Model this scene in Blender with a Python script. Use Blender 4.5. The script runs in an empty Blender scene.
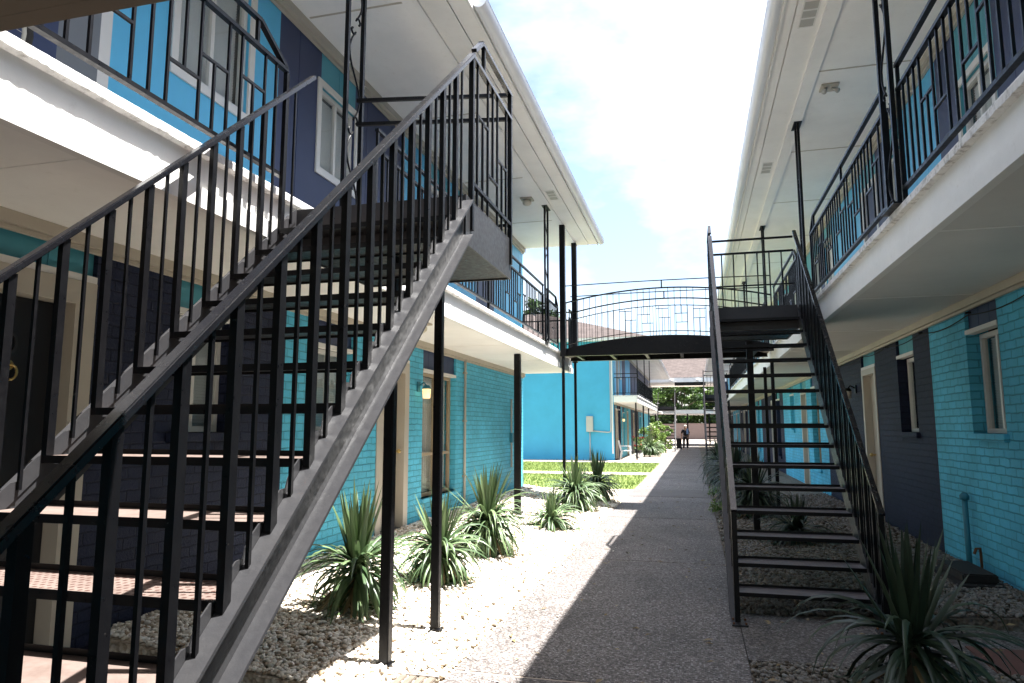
import bpy, bmesh, math, random
from mathutils import Vector, Matrix
import numpy as np
R = math.radians
random.seed(7); rng = np.random.default_rng(7)
sc = bpy.context.scene
COL = sc.collection

# ------------------------------------------------------------------ materials
class NT:
    def __init__(s, name):
        s.m = bpy.data.materials.new(name); s.m.use_nodes = True
        s.t = s.m.node_tree; s.b = s.t.nodes['Principled BSDF']
        s.out = s.t.nodes['Material Output']; s._pos = None
    def n(s, typ, **kw):
        nd = s.t.nodes.new(typ)
        for k, v in kw.items():
            if k in nd.inputs: nd.inputs[k].default_value = v
            else: setattr(nd, k, v)
        return nd
    def l(s, a, b): s.t.links.new(a, b)
    def pos(s):
        if not s._pos: s._pos = s.n('ShaderNodeNewGeometry').outputs['Position']
        return s._pos
    def noise(s, scale, detail=4, rough=.6, vec=None):
        nd = s.n('ShaderNodeTexNoise', Scale=scale, Detail=detail, Roughness=rough)
        s.l(vec or s.pos(), nd.inputs['Vector']); return nd.outputs['Fac']
    def ramp(s, fac, stops):
        nd = s.n('ShaderNodeValToRGB'); e = nd.color_ramp.elements
        while len(e) < len(stops): e.new(.5)
        for i, (p, c) in enumerate(stops):
            e[i].position = p; e[i].color = (c, c, c, 1) if isinstance(c, (int, float)) else (*c, 1)
        s.l(fac, nd.inputs['Fac']); return nd.outputs['Color']
    def mix(s, fac, a, b, mode='MIX'):
        nd = s.n('ShaderNodeMix'); nd.data_type = 'RGBA'; nd.blend_type = mode
        def put(sock, v):
            if isinstance(v, bpy.types.NodeSocket): s.l(v, sock)
            elif isinstance(v, (int, float)): sock.default_value = v
            else: sock.default_value = (*v, 1)
        put(nd.inputs[0], fac); put(nd.inputs[6], a); put(nd.inputs[7], b)
        return nd.outputs[2]
    def bump(s, h, strength=.3, dist=.01, prev=None):
        nd = s.n('ShaderNodeBump', Strength=strength, Distance=dist); s.l(h, nd.inputs['Height'])
        if prev: s.l(prev, nd.inputs['Normal'])
        return nd.outputs['Normal']
    def fin(s, col=None, rough=.6, normal=None, spec=.4, metal=0):
        b = s.b
        if col is not None:
            if isinstance(col, bpy.types.NodeSocket): s.l(col, b.inputs['Base Color'])
            else: b.inputs['Base Color'].default_value = (*col, 1)
        if isinstance(rough, bpy.types.NodeSocket): s.l(rough, b.inputs['Roughness'])
        else: b.inputs['Roughness'].default_value = rough
        b.inputs['Specular IOR Level'].default_value = spec
        b.inputs['Metallic'].default_value = metal
        if normal: s.l(normal, b.inputs['Normal'])
        return s.m

def sc3(c, k): return tuple(min(1, x*k) for x in c)

def m_brick(name, col):
    t = NT(name)
    sp = t.n('ShaderNodeSeparateXYZ'); t.l(t.pos(), sp.inputs[0])
    ad = t.n('ShaderNodeMath', operation='ADD'); t.l(sp.outputs[0], ad.inputs[0]); t.l(sp.outputs[1], ad.inputs[1])
    cb = t.n('ShaderNodeCombineXYZ'); t.l(ad.outputs[0], cb.inputs[0]); t.l(sp.outputs[2], cb.inputs[1])
    # wobble so courses are not ruler straight
    wn = t.n('ShaderNodeTexNoise', Scale=9.0, Detail=2.0); t.l(t.pos(), wn.inputs['Vector'])
    ws = t.n('ShaderNodeVectorMath', operation='SCALE'); ws.inputs['Scale'].default_value = .024
    t.l(wn.outputs['Color'], ws.inputs[0])
    va = t.n('ShaderNodeVectorMath', operation='ADD'); t.l(cb.outputs[0], va.inputs[0]); t.l(ws.outputs[0], va.inputs[1])
    br = t.n('ShaderNodeTexBrick'); br.offset = .5
    br.inputs['Scale'].default_value = 1.0; br.inputs['Mortar Size'].default_value = .007
    br.inputs['Mortar Smooth'].default_value = .45; br.inputs['Brick Width'].default_value = .215
    br.inputs['Row Height'].default_value = .078; br.inputs['Bias'].default_value = 0
    br.inputs['Color1'].default_value = (.88, .88, .88, 1); br.inputs['Color2'].default_value = (1, 1, 1, 1)
    br.inputs['Mortar'].default_value = (.66, .66, .66, 1)
    t.l(va.outputs[0], br.inputs['Vector'])
    big = t.ramp(t.noise(1.3, 5), [(.28, .76), (.72, 1.12)])
    c = t.mix(1, br.outputs['Color'], big, 'MULTIPLY')
    c = t.mix(1, c, col, 'MULTIPLY')
    chips = t.ramp(t.noise(38, 4, .7), [(.69, 0), (.73, 1)])
    c = t.mix(chips, c, sc3(col, .45))
    inv = t.n('ShaderNodeMath', operation='SUBTRACT'); inv.inputs[0].default_value = 1; t.l(br.outputs['Fac'], inv.inputs[1])
    nz = t.n('ShaderNodeMath', operation='MULTIPLY_ADD'); t.l(t.noise(55, 5, .7), nz.inputs[0]); nz.inputs[1].default_value = .45
    t.l(inv.outputs[0], nz.inputs[2])
    return t.fin(c, .5, t.bump(nz.outputs[0], 1, .024), .10)

def m_paint(name, col, var=.12, rough=.55, dirt=0, dirtcol=(.2, .17, .13), bumpk=.15, scale=3, spec=.4):
    t = NT(name)
    c = t.mix(1, t.ramp(t.noise(scale, 6, .65), [(.25, 1-var), (.75, 1+var*.4)]), col, 'MULTIPLY')
    if dirt:
        d = t.ramp(t.noise(14, 8, .75), [(.6-dirt*.1, 0), (.72, min(1, dirt))])
        c = t.mix(d, c, dirtcol)
    return t.fin(c, rough, t.bump(t.noise(70, 4), bumpk, .003), spec)

def m_metal(name, base=(.022, .022, .026), wear=.5, rough=.38, dustk=.25, spec=.5):
    t = NT(name)
    n1 = t.noise(26, 8, .75)
    dust = t.ramp(t.noise(5, 5, .6), [(.45, 0), (.85, dustk)])
    c = t.mix(dust, base, (.07, .066, .062))
    c = t.mix(t.ramp(n1, [(.66, 0), (.7, wear)]), c, (.20, .185, .17))
    c = t.mix(t.ramp(t.noise(11, 7, .7), [(.68, 0), (.76, wear*.8)]), c, (.11, .045, .02))
    r = t.ramp(t.noise(30, 4), [(.3, rough-(.08 if wear > .1 else .02)), (.7, rough+(.15 if wear > .1 else .05))])
    return t.fin(c, r, t.bump(t.noise(60, 5), .25 if wear > .1 else .06, .003), spec)

M = {}
CY = (.125, .60, .84); TE = (.075, .32, .40); NV = (.024, .031, .066)
M['brick_cyan'] = m_brick('cyan painted brick', CY)
M['brick_navy'] = m_brick('navy painted brick', NV)
M['sid_cyan'] = m_paint('cyan painted siding', (.10, .49, .78), .10, .45)
M['sid_teal'] = m_paint('teal painted siding', TE, .1, .5)
M['sid_navy'] = m_paint('navy painted siding', (.030, .046, .115), .1, .5)
M['far_blue'] = m_paint('blue painted wall', (.065, .41, .64), .12, .6, .25, (.06, .30, .47), .3, 1.2)
M['white'] = m_paint('white exterior paint', (.80, .79, .76), .08, .55, .25, (.42, .38, .32))
M['white_worn'] = m_paint('worn white paint', (.78, .77, .75), .15, .7, 1.0, (.16, .14, .12), .6, 5)
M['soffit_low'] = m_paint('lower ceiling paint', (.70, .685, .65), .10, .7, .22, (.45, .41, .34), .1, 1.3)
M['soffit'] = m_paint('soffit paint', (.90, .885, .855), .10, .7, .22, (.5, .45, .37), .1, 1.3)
M['soffit_seam'] = m_paint('soffit seam filler', (.55, .51, .45), .1, .7)
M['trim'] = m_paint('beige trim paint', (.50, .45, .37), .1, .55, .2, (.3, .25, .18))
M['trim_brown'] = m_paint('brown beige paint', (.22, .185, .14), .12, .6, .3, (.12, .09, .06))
M['frame_white'] = m_paint('white window frame', (.72, .70, .66), .06, .4)
M['frame_tan'] = m_paint('tan window frame', (.42, .33, .22), .12, .5)
M['grey_panel'] = m_paint('grey door leaf', (.16, .17, .18), .06, .4)
M['door_black'] = m_paint('black painted door', (.012, .012, .014), .1, .4)
M['door_beige'] = m_paint('beige painted door', (.52, .47, .40), .06, .4)
M['metal'] = m_metal('black painted steel', (.005,.005,.006), .3, .34, .01, .2)
M['metal_worn'] = m_metal('worn dusty black steel', (.034, .034, .037), .6, .38, .30, .35)
M['metal_clean'] = m_metal('smooth black steel', (.007, .007, .009), .0, .24, .01, .5)
M['brass'] = m_paint('brass', (.55, .40, .16), .05, .3); M['brass'].node_tree.nodes['Principled BSDF'].inputs['Metallic'].default_value = 1
M['gutter'] = m_paint('white gutter metal', (.80, .82, .85), .05, .35)
M['blind'] = m_paint('blind slats', (.70, .70, .70), .04, .5)
M['curtain'] = m_paint('curtain cloth', (.68, .63, .57), .1, .9)
M['dark'] = m_paint('dark interior', (.03, .03, .032), .1, .9)
M['plastic_white'] = m_paint('white plastic', (.75, .75, .75), .03, .4)
M['grey_box'] = m_paint('grey utility paint', (.48, .47, .43), .06, .5)
M['wood_black'] = m_paint('weathered black timber', (.022, .020, .018), .3, .8, .4, (.06, .05, .04), .8, 9)
M['wood_grey'] = m_paint('weathered grey timber', (.17, .14, .11), .3, .8, .3, (.08, .06, .05), .8, 9)
M['pipe_teal'] = m_paint('teal painted pipe', (.04, .22, .30), .15, .5, .3, (.1, .06, .03))
M['rubber'] = m_paint('tyre rubber', (.02, .02, .02), .1, .8)
M['rust'] = m_paint('rusty steel', (.16, .07, .03), .3, .8)
M['red'] = m_paint('red petals', (.30, .012, .02), .2, .6)
M['skin'] = m_paint('skin', (.45, .27, .18), .05, .6)
M['cloth_black'] = m_paint('black cloth', (.012, .012, .016), .1, .9)
M['cloth_blue'] = m_paint('pale blue cloth', (.25, .38, .60), .1, .9)
M['hair'] = m_paint('grey hair', (.55, .50, .45), .1, .8)
M['bark'] = m_paint('bark', (.10, .07, .05), .3, .9, .3, (.05, .04, .03), .9, 12)
M['brown_wall'] = m_paint('brown board wall', (.17, .13, .12), .15, .8)

def m_tread():
    t = NT('dusty steel tread plate')
    ck = t.n('ShaderNodeTexVoronoi', Scale=34.0); ck.feature = 'F1'; ck.inputs['Randomness'].default_value = .1
    t.l(t.pos(), ck.inputs['Vector'])
    dots = t.ramp(ck.outputs['Distance'], [(.2, 1), (.32, 0)])
    c = t.ramp(t.noise(9, 7, .7), [(.3, (.105, .072, .060)), (.6, (.155, .118, .102)), (.8, (.095, .045, .03))])
    c = t.mix(dots, c, (.055, .022, .016))
    return t.fin(c, .75, t.bump(dots, .5, .006), .3)
M['tread'] = m_tread()
def m_treadd():
    t = NT('shaded steel tread plate')
    ck = t.n('ShaderNodeTexVoronoi', Scale=34.0); ck.inputs['Randomness'].default_value = .1
    t.l(t.pos(), ck.inputs['Vector'])
    dots = t.ramp(ck.outputs['Distance'], [(.2, 1), (.32, 0)])
    c = t.ramp(t.noise(9, 7, .7), [(.3, (.11, .10, .11)), (.7, (.17, .15, .15))])
    return t.fin(c, .5, t.bump(dots, .5, .006), .4)
M['tread_shaded'] = m_treadd()  # grey copy of the tread plate, tone of the shaded flight painted in

def m_aggregate(k=1, nm='exposed aggregate concrete'):
    t = NT(nm)
    v = t.n('ShaderNodeTexVoronoi', Scale=75.0); t.l(t.pos(), v.inputs['Vector'])
    sp = t.n('ShaderNodeSeparateColor'); t.l(v.outputs['Color'], sp.inputs[0])
    c = t.ramp(sp.outputs[0], [(0, (.07, .06, .056)), (.35, (.155, .135, .125)), (.65, (.27, .24, .215)), (.85, (.38, .345, .32)), (1, (.55, .52, .50))])
    c = t.mix(t.ramp(v.outputs['Distance'], [(.45, 0), (.75, .75)]), c, (.16, .14, .125))
    st = t.ramp(t.noise(.8, 9, .72), [(.30, .62), (.5, .95), (.72, 1.15)])
    c = t.mix(t.ramp(t.noise(3.3, 9, .8), [(.60, 0), (.70, .5)]), c, (.085, .072, .062))
    c = t.mix(1, c, st, 'MULTIPLY'); c = t.mix(1, c, (k, k, k*1.03), 'MULTIPLY')
    return t.fin(c, .7, t.bump(v.outputs['Distance'], .8, .008), .35)
M['aggregate'] = m_aggregate(.74); M['aggregate_dark'] = m_aggregate(.62, 'darker aggregate concrete')  # second one is a darker copy of the walkway aggregate
def m_conc(name, col):
    t = NT(name)
    c = t.mix(1, t.ramp(t.noise(1.5, 8, .7), [(.25, .72), (.75, 1.1)]), col, 'MULTIPLY')
    c = t.mix(t.ramp(t.noise(120, 3), [(.55, 0), (.7, .5)]), c, sc3(col, .55))
    return t.fin(c, .8, t.bump(t.noise(90, 5), .4, .004), .3)
M['concrete'] = m_conc('plain concrete', (.33, .30, .27))
M['concrete_lit'] = m_conc('sunlit pinkish concrete', (.46, .39, .33))  # paler copy of plain concrete, its sunlit tone put into the colour
M['concrete_dark'] = m_conc('older grey concrete', (.14, .125, .12))
M['brickpave'] = m_conc('reddish paver', (.16, .075, .06))
M['dirt'] = m_conc('bare ground', (.16, .13, .09))
def m_gravelbase(k=1, nm='gravel bed'):
    t = NT(nm)
    v = t.n('ShaderNodeTexVoronoi', Scale=30.0); t.l(t.pos(), v.inputs['Vector'])
    sp = t.n('ShaderNodeSeparateColor'); t.l(v.outputs['Color'], sp.inputs[0])
    c = t.ramp(sp.outputs[0], [(0, sc3((.38, .31, .23), k)), (.5, sc3((.52, .45, .36), k)), (1, sc3((.66, .61, .53), k))])
    c = t.mix(t.ramp(v.outputs['Distance'], [(.5, 0), (.8, .8)]), c, (.18, .14, .10))
    return t.fin(c, .8, t.bump(v.outputs['Distance'], 1, .02), .3)
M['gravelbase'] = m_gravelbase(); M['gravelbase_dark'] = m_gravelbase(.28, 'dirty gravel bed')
def m_stone(k=1, nm='pale river stones'):
    t = NT(nm)
    at = t.n('ShaderNodeAttribute'); at.attribute_name = 'tint'
    sp = t.n('ShaderNodeSeparateColor'); t.l(at.outputs['Color'], sp.inputs[0])
    c = t.ramp(sp.outputs[0], [(0, sc3((.30, .22, .14), k)), (.2, sc3((.54, .46, .37), k)), (.55, sc3((.75, .69, .60), k)), (1, sc3((.87, .84, .79), k))])
    return t.fin(c, .75, None, .3)
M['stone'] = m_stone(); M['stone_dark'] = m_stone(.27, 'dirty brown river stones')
def m_leaf(name, c0, c1, tr=.15):
    t = NT(name)
    at = t.n('ShaderNodeAttribute'); at.attribute_name = 'tint'
    sp = t.n('ShaderNodeSeparateColor'); t.l(at.outputs['Color'], sp.inputs[0])
    c = t.ramp(sp.outputs[0], [(0, c0), (1, c1)])
    t.fin(c, .42, None, .45)
    tl = t.n('ShaderNodeBsdfTranslucent'); t.l(c, tl.inputs['Color'])
    mx = t.n('ShaderNodeMixShader'); mx.inputs[0].default_value = tr
    t.l(t.b.outputs[0], mx.inputs[1]); t.l(tl.outputs[0], mx.inputs[2]); t.l(mx.outputs[0], t.out.inputs['Surface'])
    return t.m
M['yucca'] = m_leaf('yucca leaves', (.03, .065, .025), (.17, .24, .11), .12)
M['yucca_shaded'] = m_leaf('shaded yucca leaves', (.012, .026, .016), (.050, .080, .045), .06)  # same yucca leaves, with the shade of the right bed put into the colour
M['yucca_dry'] = m_leaf('dry yucca leaves', (.16, .11, .05), (.34, .26, .13), .1)
M['leaf'] = m_leaf('tree leaves', (.025, .065, .015), (.11, .19, .045), .25)
M['leaf_light'] = m_leaf('light shrub leaves', (.07, .14, .03), (.24, .34, .08), .25)
M['blade'] = m_leaf('grass blades', (.10, .16, .03), (.24, .29, .09), .25)
M['lawn'] = m_paint('lawn soil and turf', (.16, .21, .05), .3, .9, 0, bumpk=.8, scale=4)
def m_roof():
    t = NT('brown shingles')
    br = t.n('ShaderNodeTexBrick'); br.inputs['Scale'].default_value = 1; br.inputs['Brick Width'].default_value = .3
    br.inputs['Row Height'].default_value = .14; br.inputs['Mortar Size'].default_value = .008
    br.inputs['Color1'].default_value = (.070, .056, .052, 1); br.inputs['Color2'].default_value = (.10, .080, .074, 1); br.inputs['Mortar'].default_value = (.04, .03, .026, 1)
    sp = t.n('ShaderNodeSeparateXYZ'); t.l(t.pos(), sp.inputs[0])
    ad = t.n('ShaderNodeMath', operation='ADD'); t.l(sp.outputs[0], ad.inputs[0]); t.l(sp.outputs[1], ad.inputs[1])
    cb = t.n('ShaderNodeCombineXYZ'); t.l(ad.outputs[0], cb.inputs[0])
    mu = t.n('ShaderNodeMath', operation='MULTIPLY'); t.l(sp.outputs[2], mu.inputs[0]); mu.inputs[1].default_value = 2.4
    t.l(mu.outputs[0], cb.inputs[1]); t.l(cb.outputs[0], br.inputs['Vector'])
    return t.fin(t.mix(1, br.outputs['Color'], t.ramp(t.noise(2, 5), [(.3, .8), (.7, 1.1)]), 'MULTIPLY'), .9, None, .2)
M['roof'] = m_roof()
def m_glass():
    t = NT('window glass')
    lw_ = t.n('ShaderNodeLayerWeight', Blend=.5); pw = t.n('ShaderNodeMath', operation='POWER'); t.l(lw_.outputs['Facing'], pw.inputs[0]); pw.inputs[1].default_value = 4
    fr = t.n('ShaderNodeMath', operation='MULTIPLY_ADD'); t.l(pw.outputs[0], fr.inputs[0]); fr.inputs[1].default_value = .6; fr.inputs[2].default_value = .05
    tr = t.n('ShaderNodeBsdfTransparent'); tr.inputs[0].default_value = (.93, .95, .95, 1)
    gl = t.n('ShaderNodeBsdfGlossy', Roughness=.03)
    mx = t.n('ShaderNodeMixShader'); t.l(fr.outputs[0], mx.inputs[0]); t.l(tr.outputs[0], mx.inputs[1]); t.l(gl.outputs[0], mx.inputs[2])
    t.l(mx.outputs[0], t.out.inputs['Surface']); return t.m
M['glass'] = m_glass()
def m_emit(name, col, st):
    t = NT(name); t.fin((.8, .75, .6), .4)
    t.b.inputs['Emission Color'].default_value = (*col, 1); t.b.inputs['Emission Strength'].default_value = st
    return t.m
M['bulb'] = m_emit('lit lamp glass', (1, .60, .20), .42)
M['frost'] = m_paint('frosted lamp glass', (.66, .60, .48), .05, .3)

# ------------------------------------------------------------------ mesh helpers
class MB:
    def __init__(s): s.v = []; s.f = []; s.smooth = False
    def box(s, x0, x1, y0, y1, z0, z1):
        x0, x1 = sorted((x0, x1)); y0, y1 = sorted((y0, y1)); z0, z1 = sorted((z0, z1))
        o = len(s.v)
        s.v += [(x0,y0,z0),(x1,y0,z0),(x1,y1,z0),(x0,y1,z0),(x0,y0,z1),(x1,y0,z1),(x1,y1,z1),(x0,y1,z1)]
        s.f += [tuple(o+i for i in q) for q in ((0,3,2,1),(4,5,6,7),(0,1,5,4),(1,2,6,5),(2,3,7,6),(3,0,4,7))]
        return s
    def bar(s, p, q, w, h, up=(0,0,1)):
        p, q = Vector(p), Vector(q); d = (q-p).normalized(); u = Vector(up)
        if abs(d.dot(u)) > .98: u = Vector((0,1,0))
        r = d.cross(u).normalized(); u = r.cross(d)
        o = len(s.v)
        for e in (p, q):
            for a, b in ((-1,-1),(1,-1),(1,1),(-1,1)): s.v.append(tuple(e + r*a*w/2 + u*b*h/2))
        s.f += [tuple(o+i for i in t) for t in ((0,1,2,3),(7,6,5,4),(0,4,5,1),(1,5,6,2),(2,6,7,3),(3,7,4,0))]
        return s
    def tube(s, pts, r, n=8, cap=True):
        pts = [Vector(p) for p in pts]; rr = r if isinstance(r, (list, tuple)) else [r]*len(pts)
        o = len(s.v); prev = None
        for i, p in enumerate(pts):
            d = (pts[min(i+1, len(pts)-1)] - pts[max(i-1, 0)]).normalized()
            a = prev if prev is not None else (Vector((0,0,1)) if abs(d.z) < .9 else Vector((1,0,0)))
            x = (a - d*a.dot(d)).normalized(); y = d.cross(x); prev = x
            for k in range(n):
                t = 2*math.pi*k/n; s.v.append(tuple(p + (x*math.cos(t)+y*math.sin(t))*rr[i]))
        for i in range(len(pts)-1):
            for k in range(n):
                a, b = o+i*n+k, o+i*n+(k+1) % n; s.f.append((a, b, b+n, a+n))
        if cap:
            s.f.append(tuple(o+k for k in reversed(range(n)))); s.f.append(tuple(o+(len(pts)-1)*n+k for k in range(n)))
        return s
    def prism(s, poly, axis, a0, a1):
        """poly: 2-D outline; axis 0: (y,z) extruded in x, 1: (x,z) extruded in y, 2: (x,y) in z"""
        def P(u, w, a): return ((a,u,w), (u,a,w), (u,w,a))[axis]
        o = len(s.v); n = len(poly)
        s.v += [P(u, w, a0) for u, w in poly] + [P(u, w, a1) for u, w in poly]
        s.f += [tuple(o+i for i in reversed(range(n))), tuple(o+n+i for i in range(n))]
        s.f += [(o+i, o+(i+1) % n, o+n+(i+1) % n, o+n+i) for i in range(n)]
        return s
    def quad(s, *p): o = len(s.v); s.v += [tuple(a) for a in p]; s.f.append(tuple(range(o, o+len(p)))); return s
    def ball(s, c, r, n=8, m=6, sq=(1,1,1)):
        o = len(s.v)
        for i in range(m+1):
            th = math.pi*i/m
            for k in range(n):
                ph = 2*math.pi*k/n
                s.v.append((c[0]+r*sq[0]*math.sin(th)*math.cos(ph), c[1]+r*sq[1]*math.sin(th)*math.sin(ph), c[2]+r*sq[2]*math.cos(th)))
        for i in range(m):
            for k in range(n): a, b = o+i*n+k, o+i*n+(k+1) % n; s.f.append((a, a+n, b+n, b))
        return s

def wloc(o):
    v = Vector((0,0,0))
    while o: v += o.location; o = o.parent
    return v
def obj(name, mb, mat, parent=None, loc=None, smooth=False, fix=True, tint=None, bevel=0):
    """one mesh object; vertices are given in world coordinates (or local when loc is given)"""
    off = wloc(parent) if loc is None else Vector((0,0,0))
    me = bpy.data.meshes.new(name)
    vs = np.array(mb.v, dtype=np.float64)
    if loc is None and len(vs): vs = vs - np.array(off)
    me.from_pydata([tuple(v) for v in vs], [], mb.f)
    if fix:
        bm = bmesh.new(); bm.from_mesh(me); bmesh.ops.recalc_face_normals(bm, faces=bm.faces)
        if bevel:
            bmesh.ops.remove_doubles(bm, verts=bm.verts, dist=1e-5)
            ed = [e for e in bm.edges if len(e.link_faces) == 2 and e.calc_face_angle() > .6]
            bmesh.ops.bevel(bm, geom=ed, offset=bevel, segments=2, affect='EDGES', clamp_overlap=True)
        bm.to_mesh(me); bm.free()
    if smooth: me.polygons.foreach_set('use_smooth', [True]*len(me.polygons))
    if tint is not None:
        a = me.color_attributes.new('tint', 'FLOAT_COLOR', 'POINT')
        t = np.asarray(tint, dtype=np.float32); d = np.ones((len(t), 4), np.float32); d[:, 0] = t; d[:, 1] = t; d[:, 2] = t
        a.data.foreach_set('color', d.ravel())
    me.materials.append(M[mat] if isinstance(mat, str) else mat)
    o = bpy.data.objects.new(name, me); COL.objects.link(o)
    o.parent = parent
    if loc is not None: o.location = loc
    return o
def tag(o, label, cat, group=None, kind=None):
    if label: o['label'] = label
    if cat: o['category'] = cat
    if group: o['group'] = group
    if kind: o['kind'] = kind
    return o
def thing(name, label, cat, loc=(0,0,0), group=None, rz=0):
    o = bpy.data.objects.new(name, None); COL.objects.link(o); o.location = loc; o.empty_display_size = .1
    o.rotation_euler = (0,0,rz)
    return tag(o, label, cat, group)
def struct(name, mb, mat, **k):
    o = obj(name, mb, mat, **k); o['kind'] = 'structure'; return o
UNIT = {}
def ubox(name, mat, parent, x0, x1, y0, y1, z0, z1):
    """a box part sharing one unit mesh (scaled), for the many bars of railings"""
    key = mat
    if key not in UNIT:
        me = bpy.data.meshes.new('bar'); b = MB().box(-.5,.5,-.5,.5,-.5,.5); me.from_pydata(b.v, [], b.f); me.materials.append(M[mat]); UNIT[key] = me
    o = bpy.data.objects.new(name, UNIT[key]); COL.objects.link(o); o.parent = parent
    o.location = Vector(((x0+x1)/2, (y0+y1)/2, (z0+z1)/2)) - wloc(parent)
    o.scale = (abs(x1-x0), abs(y1-y0), abs(z1-z0))
    return o
def dup(root, loc, label=None, group=None, rz=None):
    r = root.copy(); COL.objects.link(r); r.location = loc
    if rz is not None: r.rotation_euler = (0,0,rz)
    if label: r['label'] = label
    if group: r['group'] = group
    for ch in list(root.children):
        c = ch.copy(); COL.objects.link(c); c.parent = r
        for g in list(ch.children):
            d = g.copy(); COL.objects.link(d); d.parent = c
    return r

# ------------------------------------------------------------------ key dimensions (metres), camera at the origin, Y down the court
WL, WR = -3.72, 2.65            # wall faces left / right
EL, ER = -2.55, 1.46            # balcony edges
ZL, ZR = 3.04, 3.08             # balcony floors
ZS = 5.60                       # ceiling of the upper gallery
def gL(x): t = min(1, max(0, (-1.5-x)/2.22)); return .23*t**1.3
def gR(x): t = min(1, max(0, (x-.28)/2.37)); return .13*t

# ------------------------------------------------------------------ ground
struct('ground', MB().quad((-400,-300,-.12),(400,-300,-.12),(400,900,-.12),(-400,900,-.12)), 'dirt')
def slab(name, x0, x1, y0, y1, z, mat, th=.1): return struct(name, MB().box(x0, x1, y0, y1, z-th, z), mat)
# walkway in poured bays with open joints
edges = [-6, -2, 1, 4.3, 8.2, 12.1, 15.8]
wk = MB()
for a, c in zip(edges[:-1], edges[1:]): wk.box(-1.5, .285, a, c-.03, -.1, 0)
edges = [17.6+3.9*i for i in range(14)]
for a, c in zip(edges[:-1], edges[1:]): wk.box(-1.5, .285, a, c-.03, -.1, 0)
struct('walkway', wk, 'aggregate')
struct('walkway', MB().box(-1.5, .285, 15.8, 17.57, -.1, .001), 'concrete_dark')
struct('walkway_bed', MB().box(-1.49, .28, -6, 70, -.11, -.004), 'concrete_lit')
slab('path', -3.70, -1.505, 1.2, 3.72, -.004, 'concrete')
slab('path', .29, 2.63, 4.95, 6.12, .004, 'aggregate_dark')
slab('path', 1.75, 2.63, 4.2, 5.6, .012, 'brickpave', .02)
slab('path', -12, -1.505, 15.35, 17.55, -.004, 'concrete_lit')
slab('path', -12, -1.505, 22.9, 24.1, -.004, 'concrete_lit')
slab('path', -12, -1.505, 30.9, 33.0, -.004, 'concrete_lit')
slab('path', -3.66, -1.505, 33.0, 60, -.004, 'concrete_lit')
slab('path', -14, 14, 61, 94, -.006, 'concrete_lit')
lw = MB().box(-12, -1.505, 17.56, 22.89, -.1, -.012).box(-12, -1.505, 24.11, 30.89, -.1, -.012)
struct('lawn', lw, 'lawn')
def gravel_bed(name, xa, xb, y0, y1, g, n=12, mat='gravelbase'):
    b = MB()
    for i in range(n):
        u0, u1 = xa+(xb-xa)*i/n, xa+(xb-xa)*(i+1)/n
        b.quad((u0,y0,g(u0)-.02),(u1,y0,g(u1)-.02),(u1,y1,g(u1)-.02),(u0,y1,g(u0)-.02))
    for yy in (y0, y1):
        for i in range(n):
            u0, u1 = xa+(xb-xa)*i/n, xa+(xb-xa)*(i+1)/n; b.quad((u0,yy,-.1),(u1,yy,-.1),(u1,yy,g(u1)-.02),(u0,yy,g(u0)-.02))
    return struct(name, b, mat)
gravel_bed('gravel_ground', -3.72, -1.5, 3.72, 15.35, gL)
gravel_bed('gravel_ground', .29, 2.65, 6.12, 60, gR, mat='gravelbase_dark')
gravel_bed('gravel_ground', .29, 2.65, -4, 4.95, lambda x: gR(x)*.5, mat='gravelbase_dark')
gravel_bed('gravel_ground', -3.72, -1.5, -4, 1.2, lambda x: .0)

def stones(name, label, regions, mat='stone'):
    base = bmesh.new(); bmesh.ops.create_icosphere(base, subdivisions=1, radius=1)
    bv = np.array([v.co[:] for v in base.verts]); bf = np.array([[v.index for v in f.verts] for f in base.faces]); base.free()
    V, F, T = [], [], []; off = 0
    for (x0, x1, y0, y1, g, dens, s0, s1) in regions:
        n = int((x1-x0)*(y1-y0)*dens)
        xs = rng.uniform(x0, x1, n); ys = rng.uniform(y0, y1, n); ss = rng.uniform(s0, s1, n)
        for x, y, s in zip(xs, ys, ss):
            a = rng.uniform(0, 6.28); sx, sy, sz = s*rng.uniform(.8, 1.25), s*rng.uniform(.6, .9), s*rng.uniform(.4, .7)
            p = bv*(1+rng.uniform(-.16, .16, (len(bv), 1)))*np.array([sx, sy, sz])
            tl = rng.uniform(-.5, .5); c, sn = math.cos(tl), math.sin(tl)
            p = np.stack([p[:,0]*c - p[:,2]*sn, p[:,1], p[:,0]*sn + p[:,2]*c], 1)
            c, sn = math.cos(a), math.sin(a)
            p = np.stack([p[:,0]*c - p[:,1]*sn, p[:,0]*sn + p[:,1]*c, p[:,2]], 1)
            p += np.array([x, y, g(x)-.012+sz*.45+rng.uniform(0, .014)])
            V.append(p); F.append(bf+off); T.append(np.full(len(bv), rng.uniform(0, 1))); off += len(bv)
    V = np.concatenate(V); F = np.concatenate(F); T = np.concatenate(T)
    me = bpy.data.meshes.new(name)
    me.vertices.add(len(V)); me.vertices.foreach_set('co', V.astype(np.float32).ravel())
    me.loops.add(F.size); me.loops.foreach_set('vertex_index', F.ravel().astype(np.int32))
    me.polygons.add(len(F)); me.polygons.foreach_set('loop_start', (np.arange(len(F))*3).astype(np.int32))
    me.polygons.foreach_set('loop_total', np.full(len(F), 3, np.int32))
    me.polygons.foreach_set('use_smooth', np.ones(len(F), bool))
    me.update(calc_edges=True)
    a = me.color_attributes.new('tint', 'FLOAT_COLOR', 'POINT'); d = np.ones((len(T), 4), np.float32); d[:, :3] = T[:, None]
    a.data.foreach_set('color', d.ravel())
    me.materials.append(M[mat])
    o = bpy.data.objects.new(name, me); COL.objects.link(o); return tag(o, label, 'gravel', None, 'stuff')
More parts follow.
